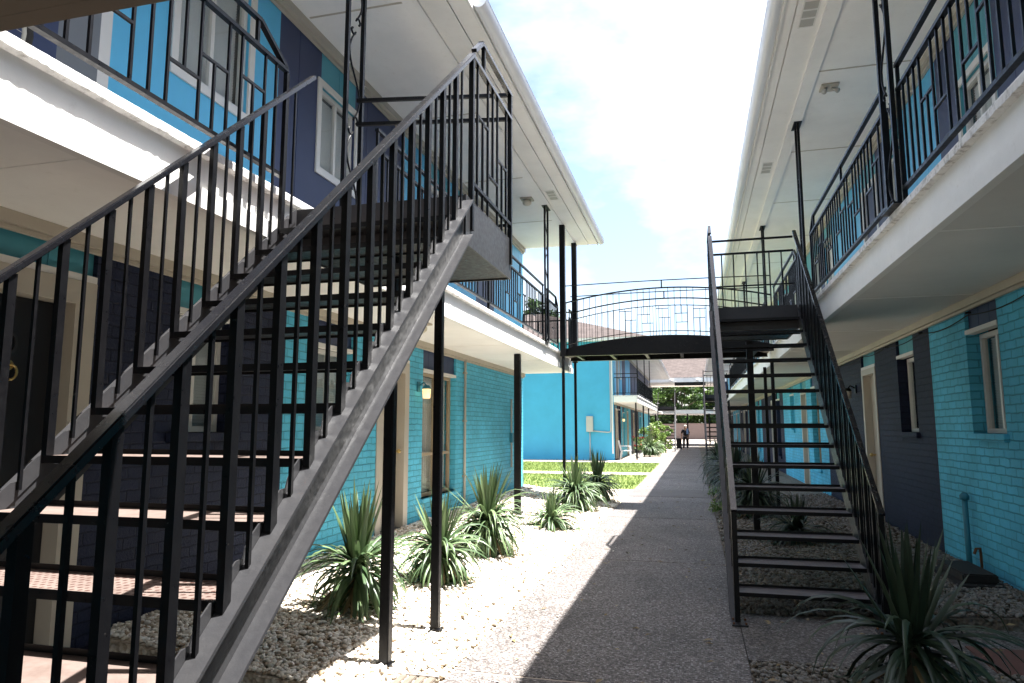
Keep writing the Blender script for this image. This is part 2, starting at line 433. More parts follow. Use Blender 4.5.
stones('gravel', 'pale river stone gravel in the planting bed left of the walkway',
       [(-3.7, -1.53, 3.74, 7.5, gL, 2300, .011, .025), (-3.7, -1.53, 7.5, 11, gL, 1200, .014, .030), (-3.7, -1.53, 11, 15.3, gL, 620, .018, .036),
        (-1.56, -1.38, 4.2, 9, lambda x: .0, 170, .010, .022), (-1.42, -1.0, 3, 12, lambda x: .006, 5, .007, .013)])
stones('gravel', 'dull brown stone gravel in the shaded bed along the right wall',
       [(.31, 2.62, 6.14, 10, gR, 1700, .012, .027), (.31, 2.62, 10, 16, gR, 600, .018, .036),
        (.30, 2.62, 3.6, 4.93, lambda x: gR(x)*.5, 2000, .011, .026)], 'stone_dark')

# ------------------------------------------------------------------ sun, sky, camera
SUN = Vector((.335, .085, 1)).normalized()
w = bpy.data.worlds.new('World'); sc.world = w; w.use_nodes = True
nt = w.node_tree; bg = nt.nodes['Background']
sky = nt.nodes.new('ShaderNodeTexSky'); sky.sky_type = 'NISHITA'; sky.sun_disc = False
sky.sun_elevation = math.asin(SUN.z); sky.sun_rotation = math.atan2(SUN.x, SUN.y)
sky.air_density = 1.0; sky.dust_density = 2.5; sky.ozone_density = 1.0
tc = nt.nodes.new('ShaderNodeTexCoord'); nz = nt.nodes.new('ShaderNodeTexNoise')
nz.inputs['Scale'].default_value = 2.6; nz.inputs['Detail'].default_value = 7; nz.inputs['Roughness'].default_value = .55
mp = nt.nodes.new('ShaderNodeMapping'); mp.inputs['Scale'].default_value = (1, 1, 2.2); mp.inputs['Location'].default_value = (.35, .1, .2)
nt.links.new(tc.outputs['Generated'], mp.inputs['Vector']); nt.links.new(mp.outputs[0], nz.inputs['Vector'])
rp = nt.nodes.new('ShaderNodeValToRGB'); rp.color_ramp.elements[0].position = .405; rp.color_ramp.elements[1].position = .80
nt.links.new(nz.outputs['Fac'], rp.inputs['Fac'])
mx = nt.nodes.new('ShaderNodeMix'); mx.data_type = 'RGBA'
nt.links.new(rp.outputs['Color'], mx.inputs[0]); nt.links.new(sky.outputs[0], mx.inputs[6]); mx.inputs[7].default_value = (6.5, 6.55, 6.6, 1)
nt.links.new(mx.outputs[2], bg.inputs['Color']); bg.inputs['Strength'].default_value = .08
sl = bpy.data.lights.new('sun', 'SUN'); sl.energy = 5.0; sl.angle = R(.53); sl.color = (1, .975, .935)
so = bpy.data.objects.new('sun', sl); COL.objects.link(so); so.rotation_euler = SUN.to_track_quat('Z', 'Y').to_euler()
F = 690.0; th = math.atan(86.5/F); ps = math.atan(183*math.cos(th)/F)
cam = bpy.data.cameras.new('camera'); co = bpy.data.objects.new('camera', cam); COL.objects.link(co)
cam.sensor_width = 36; cam.lens = F/1024*36; cam.clip_end = 3000; cam.clip_start = .05
co.location = (0, 0, 1.5)
dv = Vector((-math.sin(ps)*math.cos(th), math.cos(ps)*math.cos(th), math.sin(th)))
co.rotation_euler = dv.to_track_quat('-Z', 'Y').to_euler(); sc.camera = co
sc.view_settings.view_transform = 'Standard'; sc.view_settings.look = 'None'; sc.view_settings.gamma = 1
sc.view_settings.exposure = 2.2
sc.cycles.use_denoising = True; sc.cycles.max_bounces = 10; sc.cycles.diffuse_bounces = 8
sc.cycles.transparent_max_bounces = 12; sc.cycles.sample_clamp_indirect = 6

# ------------------------------------------------------------------ buildings
def siding(b, x, s, y0, y1, z0, z1, pitch=.405):
    """vertical grooved panel boards whose face is at x, facing s"""
    n = max(1, round((y1-y0)/pitch)); d = (y1-y0)/n
    for i in range(n):
        b.box(x-s*.03, x, y0+i*d+(.004 if i else 0), y0+(i+1)*d-(.004 if i < n-1 else 0), z0, z1)
    b.box(x-s*.06, x-s*.012, y0+.002, y1-.002, z0+.002, z1-.002)

def window(B, x, s, y0, y1, z0, z1, frame='frame_white', fill='blind', sill=None, rec=.06, trim=None, mull=True, transom=None):
    """frame part with pane, blind or curtain, sill as sub-parts. x: wall face, s: way it faces"""
    f = .045; xf = x - s*rec
    b = MB()
    b.box(xf-s*.05, xf, y0, y0+f, z0, z1).box(xf-s*.05, xf, y1-f, y1, z0, z1)
    b.box(xf-s*.05, xf, y0+f, y1-f, z0, z0+f).box(xf-s*.05, xf, y0+f, y1-f, z1-f, z1)
    if mull: ym = (y0+y1)/2; b.box(xf-s*.045, xf-s*.004, ym-.02, ym+.02, z0+f, z1-f)
    if transom:
        for a0, a1 in (((y0+f, (y0+y1)/2-.02), ((y0+y1)/2+.02, y1-f)) if mull else ((y0+f, y1-f),)):
            b.box(xf-s*.042, xf-s*.002, a0, a1, transom-.02, transom+.02)
    w = obj('window', b, frame, B)
    obj('pane', MB().box(xf-s*.030, xf-s*.026, y0+f, y1-f, z0+f, z1-f), 'glass', w)
    if fill == 'blind':
        c = MB(); z = z0+f+.01
        while z < z1-f:
            c.bar((xf-s*.085, y0+f, z), (xf-s*.085, y1-f, z), .002, .026, (s*.42, 0, .9)); z += .026
        obj('blind', c, 'blind', w, fix=False)
    elif fill == 'curtain':
        c = MB(); n = 60; L = y1-y0-2*f
        P = [(xf-s*(.10+.018*math.sin(i*1.45)+.006*math.sin(i*.5)), y0+f+L*i/n) for i in range(n+1)]
        for i in range(n): c.quad((*P[i], z0+f), (*P[i+1], z0+f), (*P[i+1], z1-f), (*P[i], z1-f))
        obj('curtain', c, 'curtain', w, smooth=True)
    if sill:
        obj('sill', MB().box(xf-s*.02, x+s*.045, y0-.05, y1+.05, z0-.075, z0-.004), sill, w, bevel=.006)
    if trim:
        c = MB(); t = .07
        c.box(x, x+s*.018, y0-t, y0, z0-t, z1+t).box(x, x+s*.018, y1, y1+t, z0-t, z1+t)
        c.box(x, x+s*.018, y0, y1, z0-t, z0).box(x, x+s*.018, y0, y1, z1, z1+t)
        obj('trim', c, trim, w)
    return w

def door(B, x, s, y0, y1, z0, z1, leaf='door_black', frame='trim', rec=.10, panels=False, fw=.09, knob=None):
    xf = x - s*rec; b = MB()
    b.box(xf-s*.06, x+s*.012, y0, y0+fw, z0, z1).box(xf-s*.06, x+s*.012, y1-fw, y1, z0, z1).box(xf-s*.06, x+s*.012, y0+fw, y1-fw, z1-fw, z1)
    d = obj('door', MB().box(xf-s*.045, xf-s*.002, y0+fw+.003, y1-fw-.003, z0+.01, z1-fw-.003), leaf, B)
    if panels:
        c = MB(); w = (y1-y0-2*fw)
        for j0, j1 in ((.1, .46), (.54, .9)):
            for k0, k1 in ((.08, .45), (.5, .94)):
                c.box(xf-s*.002, xf+s*.006, y0+fw+w*j0, y0+fw+w*j1, z0+(z1-z0)*k0, z0+(z1-z0)*k1)
        obj('panel', c, leaf, d, bevel=.004)
    obj('frame', b, frame, d)
    ky = y1-fw-.07 if knob is None else knob
    obj('handle', MB().tube([(xf, ky, z0+.98), (xf+s*.05, ky, z0+.98)], .012).ball((xf+s*.065, ky, z0+.98), .03), 'brass', d, smooth=True)
    obj('threshold', MB().box(xf-s*.05, x+s*.05, y0, y1, z0-.03, z0+.008), 'metal_worn', d)
    return d

def wall_lower(B, x, s, y0, y1, zb, zt, zones, ops):
    """brick ground-floor wall of colour zones [(ya,yb,mat)] with openings cut out"""
    T = .2
    for (a, c, mat) in zones:
        b = MB(); cur = a
        for o in sorted((o for o in ops if a <= o['y'][0] < c), key=lambda o: o['y'][0]):
            p, q = o['y']
            if p > cur: b.box(x-s*T, x, cur, p, zb-.3, zt)
            if o['z'][0] > zb+.02: b.box(x-s*T, x, p, q, zb-.3, o['z'][0]-.004)
            cur = q
        if c > cur: b.box(x-s*T, x, cur, c, zb-.3, zt)
        obj('wall', b, mat, B)
    for o in ops:
        (p, q), (a, c) = o['y'], o['z']
        if o['k'] == 'w':
            window(B, x, s, p+.002, q-.002, a, c, o.get('frame', 'frame_white'), o.get('fill', 'blind'), o.get('sill'), o.get('rec', .09), None, o.get('mull', True), o.get('transom'))
        else: door(B, x, s, p+.002, q-.002, a, c, o.get('leaf', 'door_black'), o.get('frame', 'trim'), panels=o.get('panels', False), fw=o.get('fw', .09), knob=o.get('knob'))
        if c < zt-.05:
            b = MB(); siding(b, x-s*.035, s, p+.002, q-.002, c+.045, zt-.035, .3); pn = obj('panel', b, o.get('panel', 'sid_teal'), B)
            c2 = MB().box(x-s*.08, x+s*.008, p+.002, q-.002, c+.002, c+.045).box(x-s*.08, x+s*.004, p+.002, q-.002, zt-.035, zt-.002)
            obj('trim', c2, 'frame_white', pn)

def wall_upper(B, x, s, zb, zt, zones):
    """upper gallery wall: zones (ya, yb, mat) or (ya, yb, mat, dict opening)"""
    for z in zones:
        a, c, mat = z[:3]
        if len(z) == 3:
            b = MB(); siding(b, x, s, a, c, zb, zt); obj('siding', b, mat, B); continue
        o = z[3]
        if o['k'] == 'w':
            p, q = o['y']; z0, z1 = o['z']; b = MB()
            if p-a > .02: siding(b, x, s, a, p, zb, zt)
            if c-q > .02: siding(b, x, s, q, c, zb, zt)
            siding(b, x, s, p, q, zb, z0-.003); obj('siding', b, mat, B)
            b = MB(); siding(b, x, s, p, q, z1+.003, zt); obj('siding', b, o.get('above', mat), B)
            window(B, x, s, p+.002, q-.002, z0, z1, 'frame_white', o.get('fill', 'blind'), None, .03, 'frame_white')
        else:
            p, q = a, c
            door(B, x, s, p+.002, q-.002, zb, zb+2.08, o['leaf'], o.get('frame', 'frame_white'), rec=.04, fw=.07)
            b = MB(); siding(b, x, s, p, q, zb+2.083, zt); obj('siding', b, o.get('above', 'sid_teal'), B)

def gallery(B, s, wx, ex, y0, y1, zf, eave_x, rough=True, yroof=None):
    """balcony slab, its painted edge, ceiling, eave and gutter. s: direction the gallery faces"""
    n = max(2, int((y1-y0)/.022)) if rough else 2
    b = MB(); o = 0
    for i in range(n+1):
        y = y0+(y1-y0)*i/n
        j = random.uniform(0, .0035) if rough else 0; k = random.choice((0, 0, 0, .002, .004, .009))*random.random() if rough else 0; h = random.uniform(-.001, .001) if rough else 0
        b.v += [(wx, y, zf), (ex+s*(-.004-j*.4), y, zf+h), (ex-s*j*.3, y, zf-.012), (ex-s*j, y, zf-.052+k), (ex-s*.045, y, zf-.055), (wx, y, zf-.055)]
        if i:
            p, q = (i-1)*6, i*6
            for a in range(6): b.f.append((p+a, p+(a+1) % 6, q+(a+1) % 6, q+a))
    b.f.append(tuple(range(6))); b.f.append(tuple(n*6+a for a in range(6)))
    obj('balcony_slab', b, 'white_worn', B)
    c = MB().box(ex-s*.045, ex-s*.085, y0+.002, y1-.002, zf-.34, zf-.056)
    c.box(ex-s*.020, ex-s*.045, y0+.002, y1-.002, zf-.345, zf-.235)
    obj('balcony_fascia', c, 'white', B)
    c = MB().box(wx+s*.002, ex-s*.086, y0+.004, y1-.004, zf-.325, zf-.057)
    y = y0+1.1
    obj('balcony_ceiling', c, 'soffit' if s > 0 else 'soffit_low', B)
    while y < y1: obj('joint_strip', MB().box(wx+s*.07, ex-s*.09, y-.012, y+.012, zf-.329, zf-.3255), 'soffit', B); y += 2.44
    obj('cornice', MB().box(wx+s*.003, wx+s*.06, y0+.01, y1-.01, zf-.40, zf-.327).box(wx+s*.003, wx+s*.030, y0+.01, y1-.01, zf-.43, zf-.402), 'trim', B)
    # upper ceiling, stepped at the post line
    ya, yb = y0, (yroof or y1)
    c = MB().box(wx+s*.002, ex-s*.05, ya, yb, ZS, ZS+.06)
    obj('ceiling', c, 'soffit', B)
    y = ya+2.0
    while y < yb: obj('joint_strip', MB().box(wx+s*.1, ex-s*.06, y-.012, y+.012, ZS-.004, ZS-.0005), 'trim', B); y += 2.44
    obj('post_beam', MB().box(ex-s*.05, ex+s*.10, ya+.002, yb-.002, ZS-.035, ZS+.06), 'soffit', B)
    c = MB().box(ex+s*.10, ex+s*.36, ya+.002, yb-.002, ZS-.006, ZS+.05).box(ex+s*.372, eave_x-s*.10, ya+.002, yb-.002, ZS-.006, ZS+.05)
    obj('eave_soffit', c, 'soffit', B)
    obj('fascia', MB().box(eave_x-s*.10, eave_x-s*.075, ya, yb, ZS-.025, ZS+.17), 'white', B)
    obj('cornice', MB().box(wx+s*.003, wx+s*.075, ya+.01, yb-.01, ZS-.09, ZS-.002).box(wx+s*.003, wx+s*.035, ya+.01, yb-.01, ZS-.13, ZS-.092), 'trim', B)

def gutter(B, s, ex, y0, y1, z=5.66):
    b = MB(); n = 12; r = .075
    prof = [(math.cos(math.pi+math.pi*i/n), math.sin(math.pi+math.pi*i/n)) for i in range(n+1)]
    pts = [(ex-s*.012+s*r*(c), z+r*sn) for c, sn in prof]
    inner = [(ex-s*.012+s*(r-.006)*(c), z+(r-.006)*sn) for c, sn in reversed(prof)]
    lip = [(pts[-1][0], z), (pts[-1][0]+s*.008, z+.012)]
    poly = pts+[(pts[-1][0]+s*.006, z+.006)]+inner
    b.prism(poly, 1, y0, y1)
    g = obj('gutter', b, 'gutter', B)
    for yy, nm in ((y1, 'end_cap'), (y0, 'end_cap')):
        c = MB().prism(pts, 1, yy, yy+.006 if yy == y1 else yy-.006); obj(nm, c, 'gutter', g)
    return g
def hip(B, x0, x1, y0, y1, z, pitch=.36):
    w = (x1-x0)/2; xm = (x0+x1)/2; h = w*pitch
    b = MB()
    A, Bq, C, D = (x0,y0,z), (x1,y0,z), (x1,y1,z), (x0,y1,z); P, Q = (xm, y0+w, z+h), (xm, y1-w, z+h)
    b.quad(A, Bq, P).quad(Bq, C, Q, P).quad(C, D, Q).quad(D, A, P, Q).quad(D, C, Bq, A)
    return obj('roof', b, 'roof', B)

# left building -------------------------------------------------
BL = thing('apartment_building', 'two storey building left of the walkway with turquoise and navy brick behind the nearest stairs', 'building', (WL-4, 6, 0), 'apartment buildings around the court')
Y0L, Y1L = -6.0, 15.1
wall_lower(BL, WL, 1, Y0L, Y1L, .2, 2.70,
    [(Y0L, 1.2, 'brick_cyan'), (1.2, 5.72, 'brick_navy'), (5.72, Y1L, 'brick_cyan')],
    [dict(k='d', y=(2.25, 3.56), z=(.16, 2.42), leaf='door_black', panel='sid_teal', fw=.15, knob=2.6),
     dict(k='w', y=(4.30, 4.92), z=(1.47, 2.36), panel='sid_teal', sill='brick_navy'),
     dict(k='w', y=(6.30, 7.08), z=(1.47, 2.33), panel='sid_navy', frame='frame_white', sill='brick_cyan'),
     dict(k='d', y=(7.70, 8.66), z=(.22, 2.36), leaf='door_beige', frame='door_beige', panel='sid_navy', panels=True, fw=.14),
     dict(k='w', y=(9.16, 10.56), z=(.52, 2.30), panel='sid_navy', frame='frame_tan', fill='curtain', sill='brick_cyan', transom=1.12)])
wall_upper(BL, WL, 1, ZL, ZS-.13, [
    (Y0L, .2, 'sid_cyan'), (.2, 3.14, 'sid_navy'), (3.14, 3.44, 'grey_panel'), (3.44, 3.53, 'frame_white'),
    (3.53, 5.42, 'sid_cyan', dict(k='w', y=(4.12, 4.97), z=(4.22, 5.34), above='sid_cyan')),
    (5.42, 6.10, 'sid_navy'),
    (6.10, 7.55, 'sid_navy', dict(k='w', y=(6.18, 6.94), z=(4.20, 5.10), above='sid_teal')),
    (7.55, 8.35, 'sid_navy'), (8.35, 9.2, 'sid_cyan'), (9.2, 10.1, 'sid_navy', dict(k='d', leaf='grey_panel')),
    (10.1, 11.6, 'sid_cyan', dict(k='w', y=(10.4, 11.3), z=(4.1, 5.1), above='sid_teal')), (11.6, 12.75, 'sid_navy'), (12.75, 15.1, 'sid_cyan')])
obj('dark_backing', MB().box(WL-.30, WL-.42, Y0L, Y1L-.21, .1, ZS), 'dark', BL)  # dark sheet added behind the panes, stands in for unlit rooms
gallery(BL, 1, WL, EL, Y0L, Y1L, ZL, -1.90)
obj('end_wall', MB().box(-14.5, WL-.201, Y1L-.2, Y1L-.001, -.1, ZS+.1), 'brick_cyan', BL)
obj('end_wall', MB().box(WL-.2, WL-.061, Y1L-.2, Y1L-.004, 2.702, ZS+.1), 'sid_cyan', BL)
gutter(BL, 1, -1.90, 6.0, Y1L+.02)
hip(BL, -16, -1.97, Y0L-.1, Y1L+.01, ZS+.172)
# left details: pipe on wall
# right building -------------------------------------------------
BR = thing('apartment_building', 'long two storey building right of the walkway, its turquoise and navy front all in shade', 'building', (WR+4, 20, 0), 'apartment buildings around the court')
Y0R, Y1R = -6.0, 58.0
zonesR = [(Y0R, 8.88, 'brick_cyan'), (8.88, 15.55, 'brick_navy')]
opsR = [dict(k='w', y=(7.02, 7.78), z=(1.45, 2.42), panel='sid_navy', frame='frame_white', sill='brick_cyan', rec=.12),
        dict(k='w', y=(9.50, 10.24), z=(1.45, 2.41), panel='sid_teal', sill='brick_navy', rec=.12),
        dict(k='d', y=(11.40, 12.28), z=(.10, 2.42), leaf='door_beige', frame='door_beige', panel='sid_teal'),
        dict(k='d', y=(3.2, 4.1), z=(.10, 2.42), leaf='door_beige', frame='door_beige', panel='sid_teal')]
y = 15.55; k = 0
while y < Y1R:
    e = min(Y1R, y+7.2); zonesR.append((y, e, ('brick_cyan', 'brick_navy')[k % 2]))
    if e-y > 6:
        opsR += [dict(k='w', y=(y+.9, y+1.9), z=(.6, 2.4), panel=('sid_navy', 'sid_teal')[k % 2], fill='curtain', frame='frame_tan', sill=('brick_cyan', 'brick_navy')[k % 2], rec=.12),
                 dict(k='d', y=(y+2.6, y+3.5), z=(.10, 2.42), leaf=('door_beige', 'grey_panel')[k % 2], frame='door_beige', panel='sid_teal'),
                 dict(k='w', y=(y+4.8, y+5.6), z=(1.45, 2.4), panel='sid_teal', sill=('brick_cyan', 'brick_navy')[k % 2], rec=.12)]
    y = e; k += 1
wall_lower(BR, WR, -1, Y0R, Y1R, .1, 2.74, zonesR, opsR)
zu = [(Y0R, 2.0, 'sid_cyan'), (2.0, 4.4, 'sid_cyan', dict(k='w', y=(2.6, 3.4), z=(4.2, 5.2))), (4.4, 5.55, 'sid_navy'),
      (5.55, 6.6, 'sid_navy'), (6.6, 7.5, 'sid_teal', dict(k='w', y=(6.68, 7.42), z=(3.75, 4.85), above='sid_teal')), (7.5, 8.05, 'sid_navy')]
y = 8.05; k = 0
while y < Y1R:
    e = min(y+4.7, Y1R)
    if e-y > 4.6:
        zu += [(y, y+1.25, 'sid_cyan'), (y+1.25, y+2.05, 'sid_cyan', dict(k='w', y=(y+1.3, y+2.0), z=(4.1, 5.1), above='sid_teal')),
               (y+2.05, y+2.6, 'sid_navy'), (y+2.6, y+3.5, 'sid_navy', dict(k='d', leaf=('sid_navy', 'grey_panel')[k % 2])), (y+3.5, e, 'sid_teal' if k % 2 else 'sid_cyan')]
    else: zu.append((y, e, 'sid_cyan'))
    y = e; k += 1
wall_upper(BR, WR, -1, ZR, ZS-.13, zu)
obj('dark_backing', MB().box(WR+.30, WR+.42, Y0R, Y1R-.21, .05, ZS), 'dark', BR)  # dark sheet again, for the unlit rooms on this side
gallery(BR, -1, WR, ER, Y0R, Y1R, ZR, .89)
obj('end_wall', MB().box(WR+.201, 14, Y1R-.2, Y1R-.001, -.1, ZS+.1), 'brick_cyan', BR)
gutter(BR, -1, .89, Y0R, Y1R+.02)
hip(BR, .96, 15, Y0R-.1, Y1R+.01, ZS+.172)

# second left building -------------------------------------------
B2 = thing('apartment_building', 'bright blue end wall of the second building beyond the lawn under a brown shingle roof', 'building', (-9, 45, 0), 'apartment buildings around the court')
Y2a, Y2b = 33.0, 60.0; X2 = -3.70
obj('end_wall', MB().box(-15, X2-.002, Y2a, Y2a+.2, -.1, ZS+.1), 'far_blue', B2)
obj('corner_trim', MB().box(X2-.1, X2-.03, Y2a-.03, Y2a-.002, .3, ZS), 'white', B2)
wall_lower(B2, X2, 1, Y2a+.21, Y2b, .1, 2.70, [(Y2a+.21, 36.2, 'brick_navy'), (36.2, 42, 'brick_cyan'), (42, 48, 'brick_navy'), (48, 60, 'brick_cyan')],
    [dict(k='d', y=(33.7, 34.7), z=(.0, 2.4), leaf='grey_panel', panel='sid_teal'), dict(k='w', y=(35.0, 35.9), z=(.6, 2.4), fill='curtain', panel='sid_navy'),
     dict(k='w', y=(37.0, 38.2), z=(.5, 2.3), fill='curtain', panel='sid_navy'), dict(k='d', y=(39.5, 40.4), z=(.0, 2.4), leaf='door_beige', panel='sid_teal'),
     dict(k='d', y=(43.5, 44.4), z=(.0, 2.4), leaf='door_black', panel='sid_teal'), dict(k='w', y=(49, 50.2), z=(.5, 2.3), fill='curtain', panel='sid_navy')])
wall_upper(B2, X2, 1, ZL, ZS-.13, [(Y2a+.21, 34.2, 'sid_cyan'), (34.2, 35.4, 'sid_navy', dict(k='d', leaf='grey_panel')), (35.4, 37.2, 'sid_cyan', dict(k='w', y=(35.8, 36.7), z=(4.1, 5.1))),
    (37.2, 39, 'sid_navy'), (39, 42, 'sid_cyan'), (42, 44, 'sid_navy'), (44, 60, 'sid_navy')])
obj('dark_backing', MB().box(X2-.30, X2-.42, Y2a+.21, Y2b-.2, .05, ZS), 'dark', B2)  # dark sheet for unlit rooms, as in the near buildings
gallery(B2, 1, X2, EL, Y2a, Y2b, ZL, -1.95, rough=False)
gutter(B2, 1, -1.95, Y2a, Y2b)
hip(B2, -15.7, -2.0, Y2a-.55, Y2b, ZS+.172)
obj('eave_soffit', MB().box(-15.6, -2.1, Y2a-.5, Y2a-.002, ZS+.05, ZS+.165), 'soffit', B2)
obj('fascia', MB().box(-15.6, -2.06, Y2a-.53, Y2a-.502, ZS+.03, ZS+.17), 'white', B2)

# end building with a breezeway on both floors
B3 = thing('apartment_building', 'far cross building at the end of the walkway, open through the middle on both floors', 'building', (-1, 64, 0), 'apartment buildings around the court')
Y3 = 61.5
obj('balcony_slab', MB().box(-15, 14, Y3, Y3+7, 2.72, 3.05), 'white', B3)
obj('ceiling', MB().box(-15, 14, Y3-.6, Y3+8, ZS-.1, ZS+.1), 'soffit', B3)
obj('fascia', MB().box(-15, 14, Y3-.66, Y3-.602, ZS-.2, ZS+.2), 'white', B3)
obj('beam', MB().box(-1.6, 1.0, Y3+.4, Y3+.75, ZS-.42, ZS-.102), 'dark', B3)
obj('roof', MB().quad((-15,Y3-.7,ZS+.2),(14,Y3-.7,ZS+.2),(14,Y3+5,ZS+2.6),(-15,Y3+5,ZS+2.6)).quad((-15,Y3+9,ZS+.2),(-15,Y3+5,ZS+2.6),(14,Y3+5,ZS+2.6),(14,Y3+9,ZS+.2)), 'roof', B3)
for x0, x1 in ((-15, -4.2), (2.6, 14)):
    obj('wall', MB().box(x0, x1, Y3+.6, Y3+6.8, -.1, 2.718), 'brick_navy', B3); obj('wall', MB().box(x0, x1, Y3+1, Y3+6.8, 3.052, ZS-.102), 'sid_navy', B3)
for x in (-3.3, -.6, 1.2): obj('post', MB().box(x-.06, x+.06, Y3+.1, Y3+.22, -.05, 2.718), 'metal', B3)
for k, x in enumerate((-3.0, 1.0)):
    f = thing('floodlight', ('white floodlight on the left of the far roof edge', 'white floodlight on the right of the far roof edge')[k], 'lamp', (x*.55-.2, Y3-.7, ZS-.05), 'floodlights on the far eave')
    obj('lamp_head', MB().ball((0,-.12,0), .15, 10, 8, (1,1,.9)), 'plastic_white', f, loc=(0,0,0), smooth=True)
    obj('bracket', MB().box(-.04,.04,-.05,.02,-.05,.15), 'plastic_white', f, loc=(0,0,0))
fw = thing('board_wall', 'long brown board wall at the far end beyond the breezeway', 'wall', (0, 95, 0))
obj('boards', MB().box(-30, 30, 94.9, 95.1, -.1, 2.05), 'brown_wall', fw); obj('rail', MB().box(-30, 30, 94.86, 95.14, 2.05, 2.12), 'brown_wall', fw)

# ------------------------------------------------------------------ railings
def railing(label, axis, c, a0, a1, zf, low=.12, top=.86, upper=1.04, group='black steel balcony railings', ends=(True, True), drop=None, pitch=.118, simple=False, phase=0, up_from=None, up_to=None, open_post=True, mat='metal'):
    """rail along axis ('x' or 'y') at cross coordinate c from a0 to a1"""
    A = (c, a0, zf) if axis == 'y' else (a0, c, zf)
    T = thing('balcony_railing', label, 'railing', A, group)
    def bx(name, u0, u1, z0, z1, w):
        if axis == 'y': return ubox(name, mat, T, c-w/2, c+w/2, u0, u1, zf+z0, zf+z1)
        return ubox(name, mat, T, u0, u1, c-w/2, c+w/2, zf+z0, zf+z1)
    bx('top_rail', a0, a1, top-.025, top, .036); bx('bottom_rail', a0, a1, low-.025, low, .036)
    u0, u1 = a0 if up_from is None else up_from, a1 if up_to is None else up_to
    if upper:
        bx('upper_rail', u0, u1, upper-.025, upper, .036)
        def pt(u, z): return (c, u, zf+z) if axis == 'y' else (u, c, zf+z)
        if u1 < a1: obj('sloped_rail', MB().bar(pt(u1, upper-.0125), pt(a1-.015, top-.0), .036, .025), mat, T)
        if u0 > a0: obj('sloped_rail', MB().bar(pt(u0, upper-.0125), pt(a0+.015, top-.0), .036, .025), mat, T)
        n = max(1, int((u1-u0)/1.15))
        for i in range(n+1):
            u = u0+.02+(u1-u0-.04)*i/n
            bx('stub_post', u-.011, u+.011, top, upper-.025, .022)
    if ends[0]: bx('post', a0-.014, a0+.014, 0, top-.026, .028)
    if ends[1]: bx('post', a1-.014, a1+.014, 0, top-.026, .028)
    n = max(2, round((a1-a0)/pitch)); d = (a1-a0)/n
    # balusters in the stepped pattern: short bars tie neighbours at two heights
    pat = {2: ('lo', .34), 4: ('hi', .55), 7: ('hi', .62), 9: ('lo', .40)}
    for i in range(1, n):
        u = a0+i*d; j = (i+phase) % 11; z0, z1 = low, top-.026
        if j in pat and not simple and 2 < i < n-2:
            kd, h = pat[j]; h = low+(top-low)*h
            bx('crossbar', u-d+.006, u+d-.006, h-.008, h+.008, .016)
            if kd == 'lo': z0 = h+.009
            else: z1 = h-.009
        bx('baluster', u-.0075, u+.0075, z0, z1, .015)
        if simple and i % 9 == 0: pass
    m = max(1, int((a1-a0)/2.2))
    if open_post:
        for i in range(1, m): u = a0+(a1-a0)*i/m; bx('post', u-.012, u+.012, 0, low-.026, .024)
    return T

def scroll_post(label, x, y, z0, z1, wy=.26, axis='y'):
    T = thing('scroll_post', label, 'post', (x, y, z0), 'ornate double posts carrying the roof')
    for u in (0, wy): ubox('upright', 'metal', T, x-.016, x+.016, y+u-.016, y+u+.016, z0, z1)
    ubox('foot_plate', 'metal', T, x-.05, x+.05, y-.04, y+wy+.04, z0, z0+.012); ubox('top_plate', 'metal', T, x-.05, x+.05, y-.04, y+wy+.04, z1-.012, z1)
    h = z1-z0; n = 3; seg = h/n
    for i in range(n):
        b = MB(); pts = []
        for k in range(41):
            t = k/40; zz = z0+seg*i+seg*(.06+.88*t); yy = y+wy/2+(wy/2-.03)*math.sin(2*math.pi*t)*(.92)
            pts.append((x, yy, zz))
        for end, sg in ((0, 1), (1, -1)):      # curled ends
            zc = z0+seg*i+seg*(.06+.88*end); cu = []
            for k in range(14):
                a = k/13*4.6; r = .045*(1-k/18)
                cu.append((x, y+wy/2+sg*(.045-r*math.cos(a)), zc+sg*(-.0+r*math.sin(a))))
            if end == 0: pts = cu[::-1]+pts[2:]
            else: pts = pts[:-2]+cu
        b.tube(pts, .008, 6)
        obj('scroll', b, 'metal', T, smooth=True)
    return T

def post(label, x, y, z0, z1, w=.075, group='black square posts', mat='metal'):
    T = thing('steel_post', label, 'post', (x, y, z0), group)
    obj('shaft', MB().box(x-w/2, x+w/2, y-w/2, y+w/2, z0, z1), mat, T, bevel=.005)
    obj('base_plate', MB().box(x-w*.75, x+w*.75, y-w*.75, y+w*.75, z0-.02, z0+.008), mat, T)
    return T

# left gallery railings
railing('black railing on the left balcony in front of the bicycle and blinds window', 'y', EL-.035, 1.75, 3.86, ZL, up_to=3.55, phase=3)
railing('black railing on the left balcony just past the first stair landing', 'y', EL-.035, 5.22, 8.6, ZL, phase=5)
railing('black railing on the left balcony halfway between landing and footbridge', 'y', EL-.035, 8.62, 12.02, ZL, phase=1)
railing('short black railing on the left balcony ending at the footbridge', 'y', EL-.035, 12.36, 13.42, ZL, up_to=13.2, phase=8)
railing('black end railing closing the left balcony against the lawn', 'x', 15.05, WL+.02, EL+.01, ZL, simple=True)
railing('short black railing on the left balcony beyond the footbridge', 'y', EL-.035, 14.72, 15.02, ZL, simple=True)
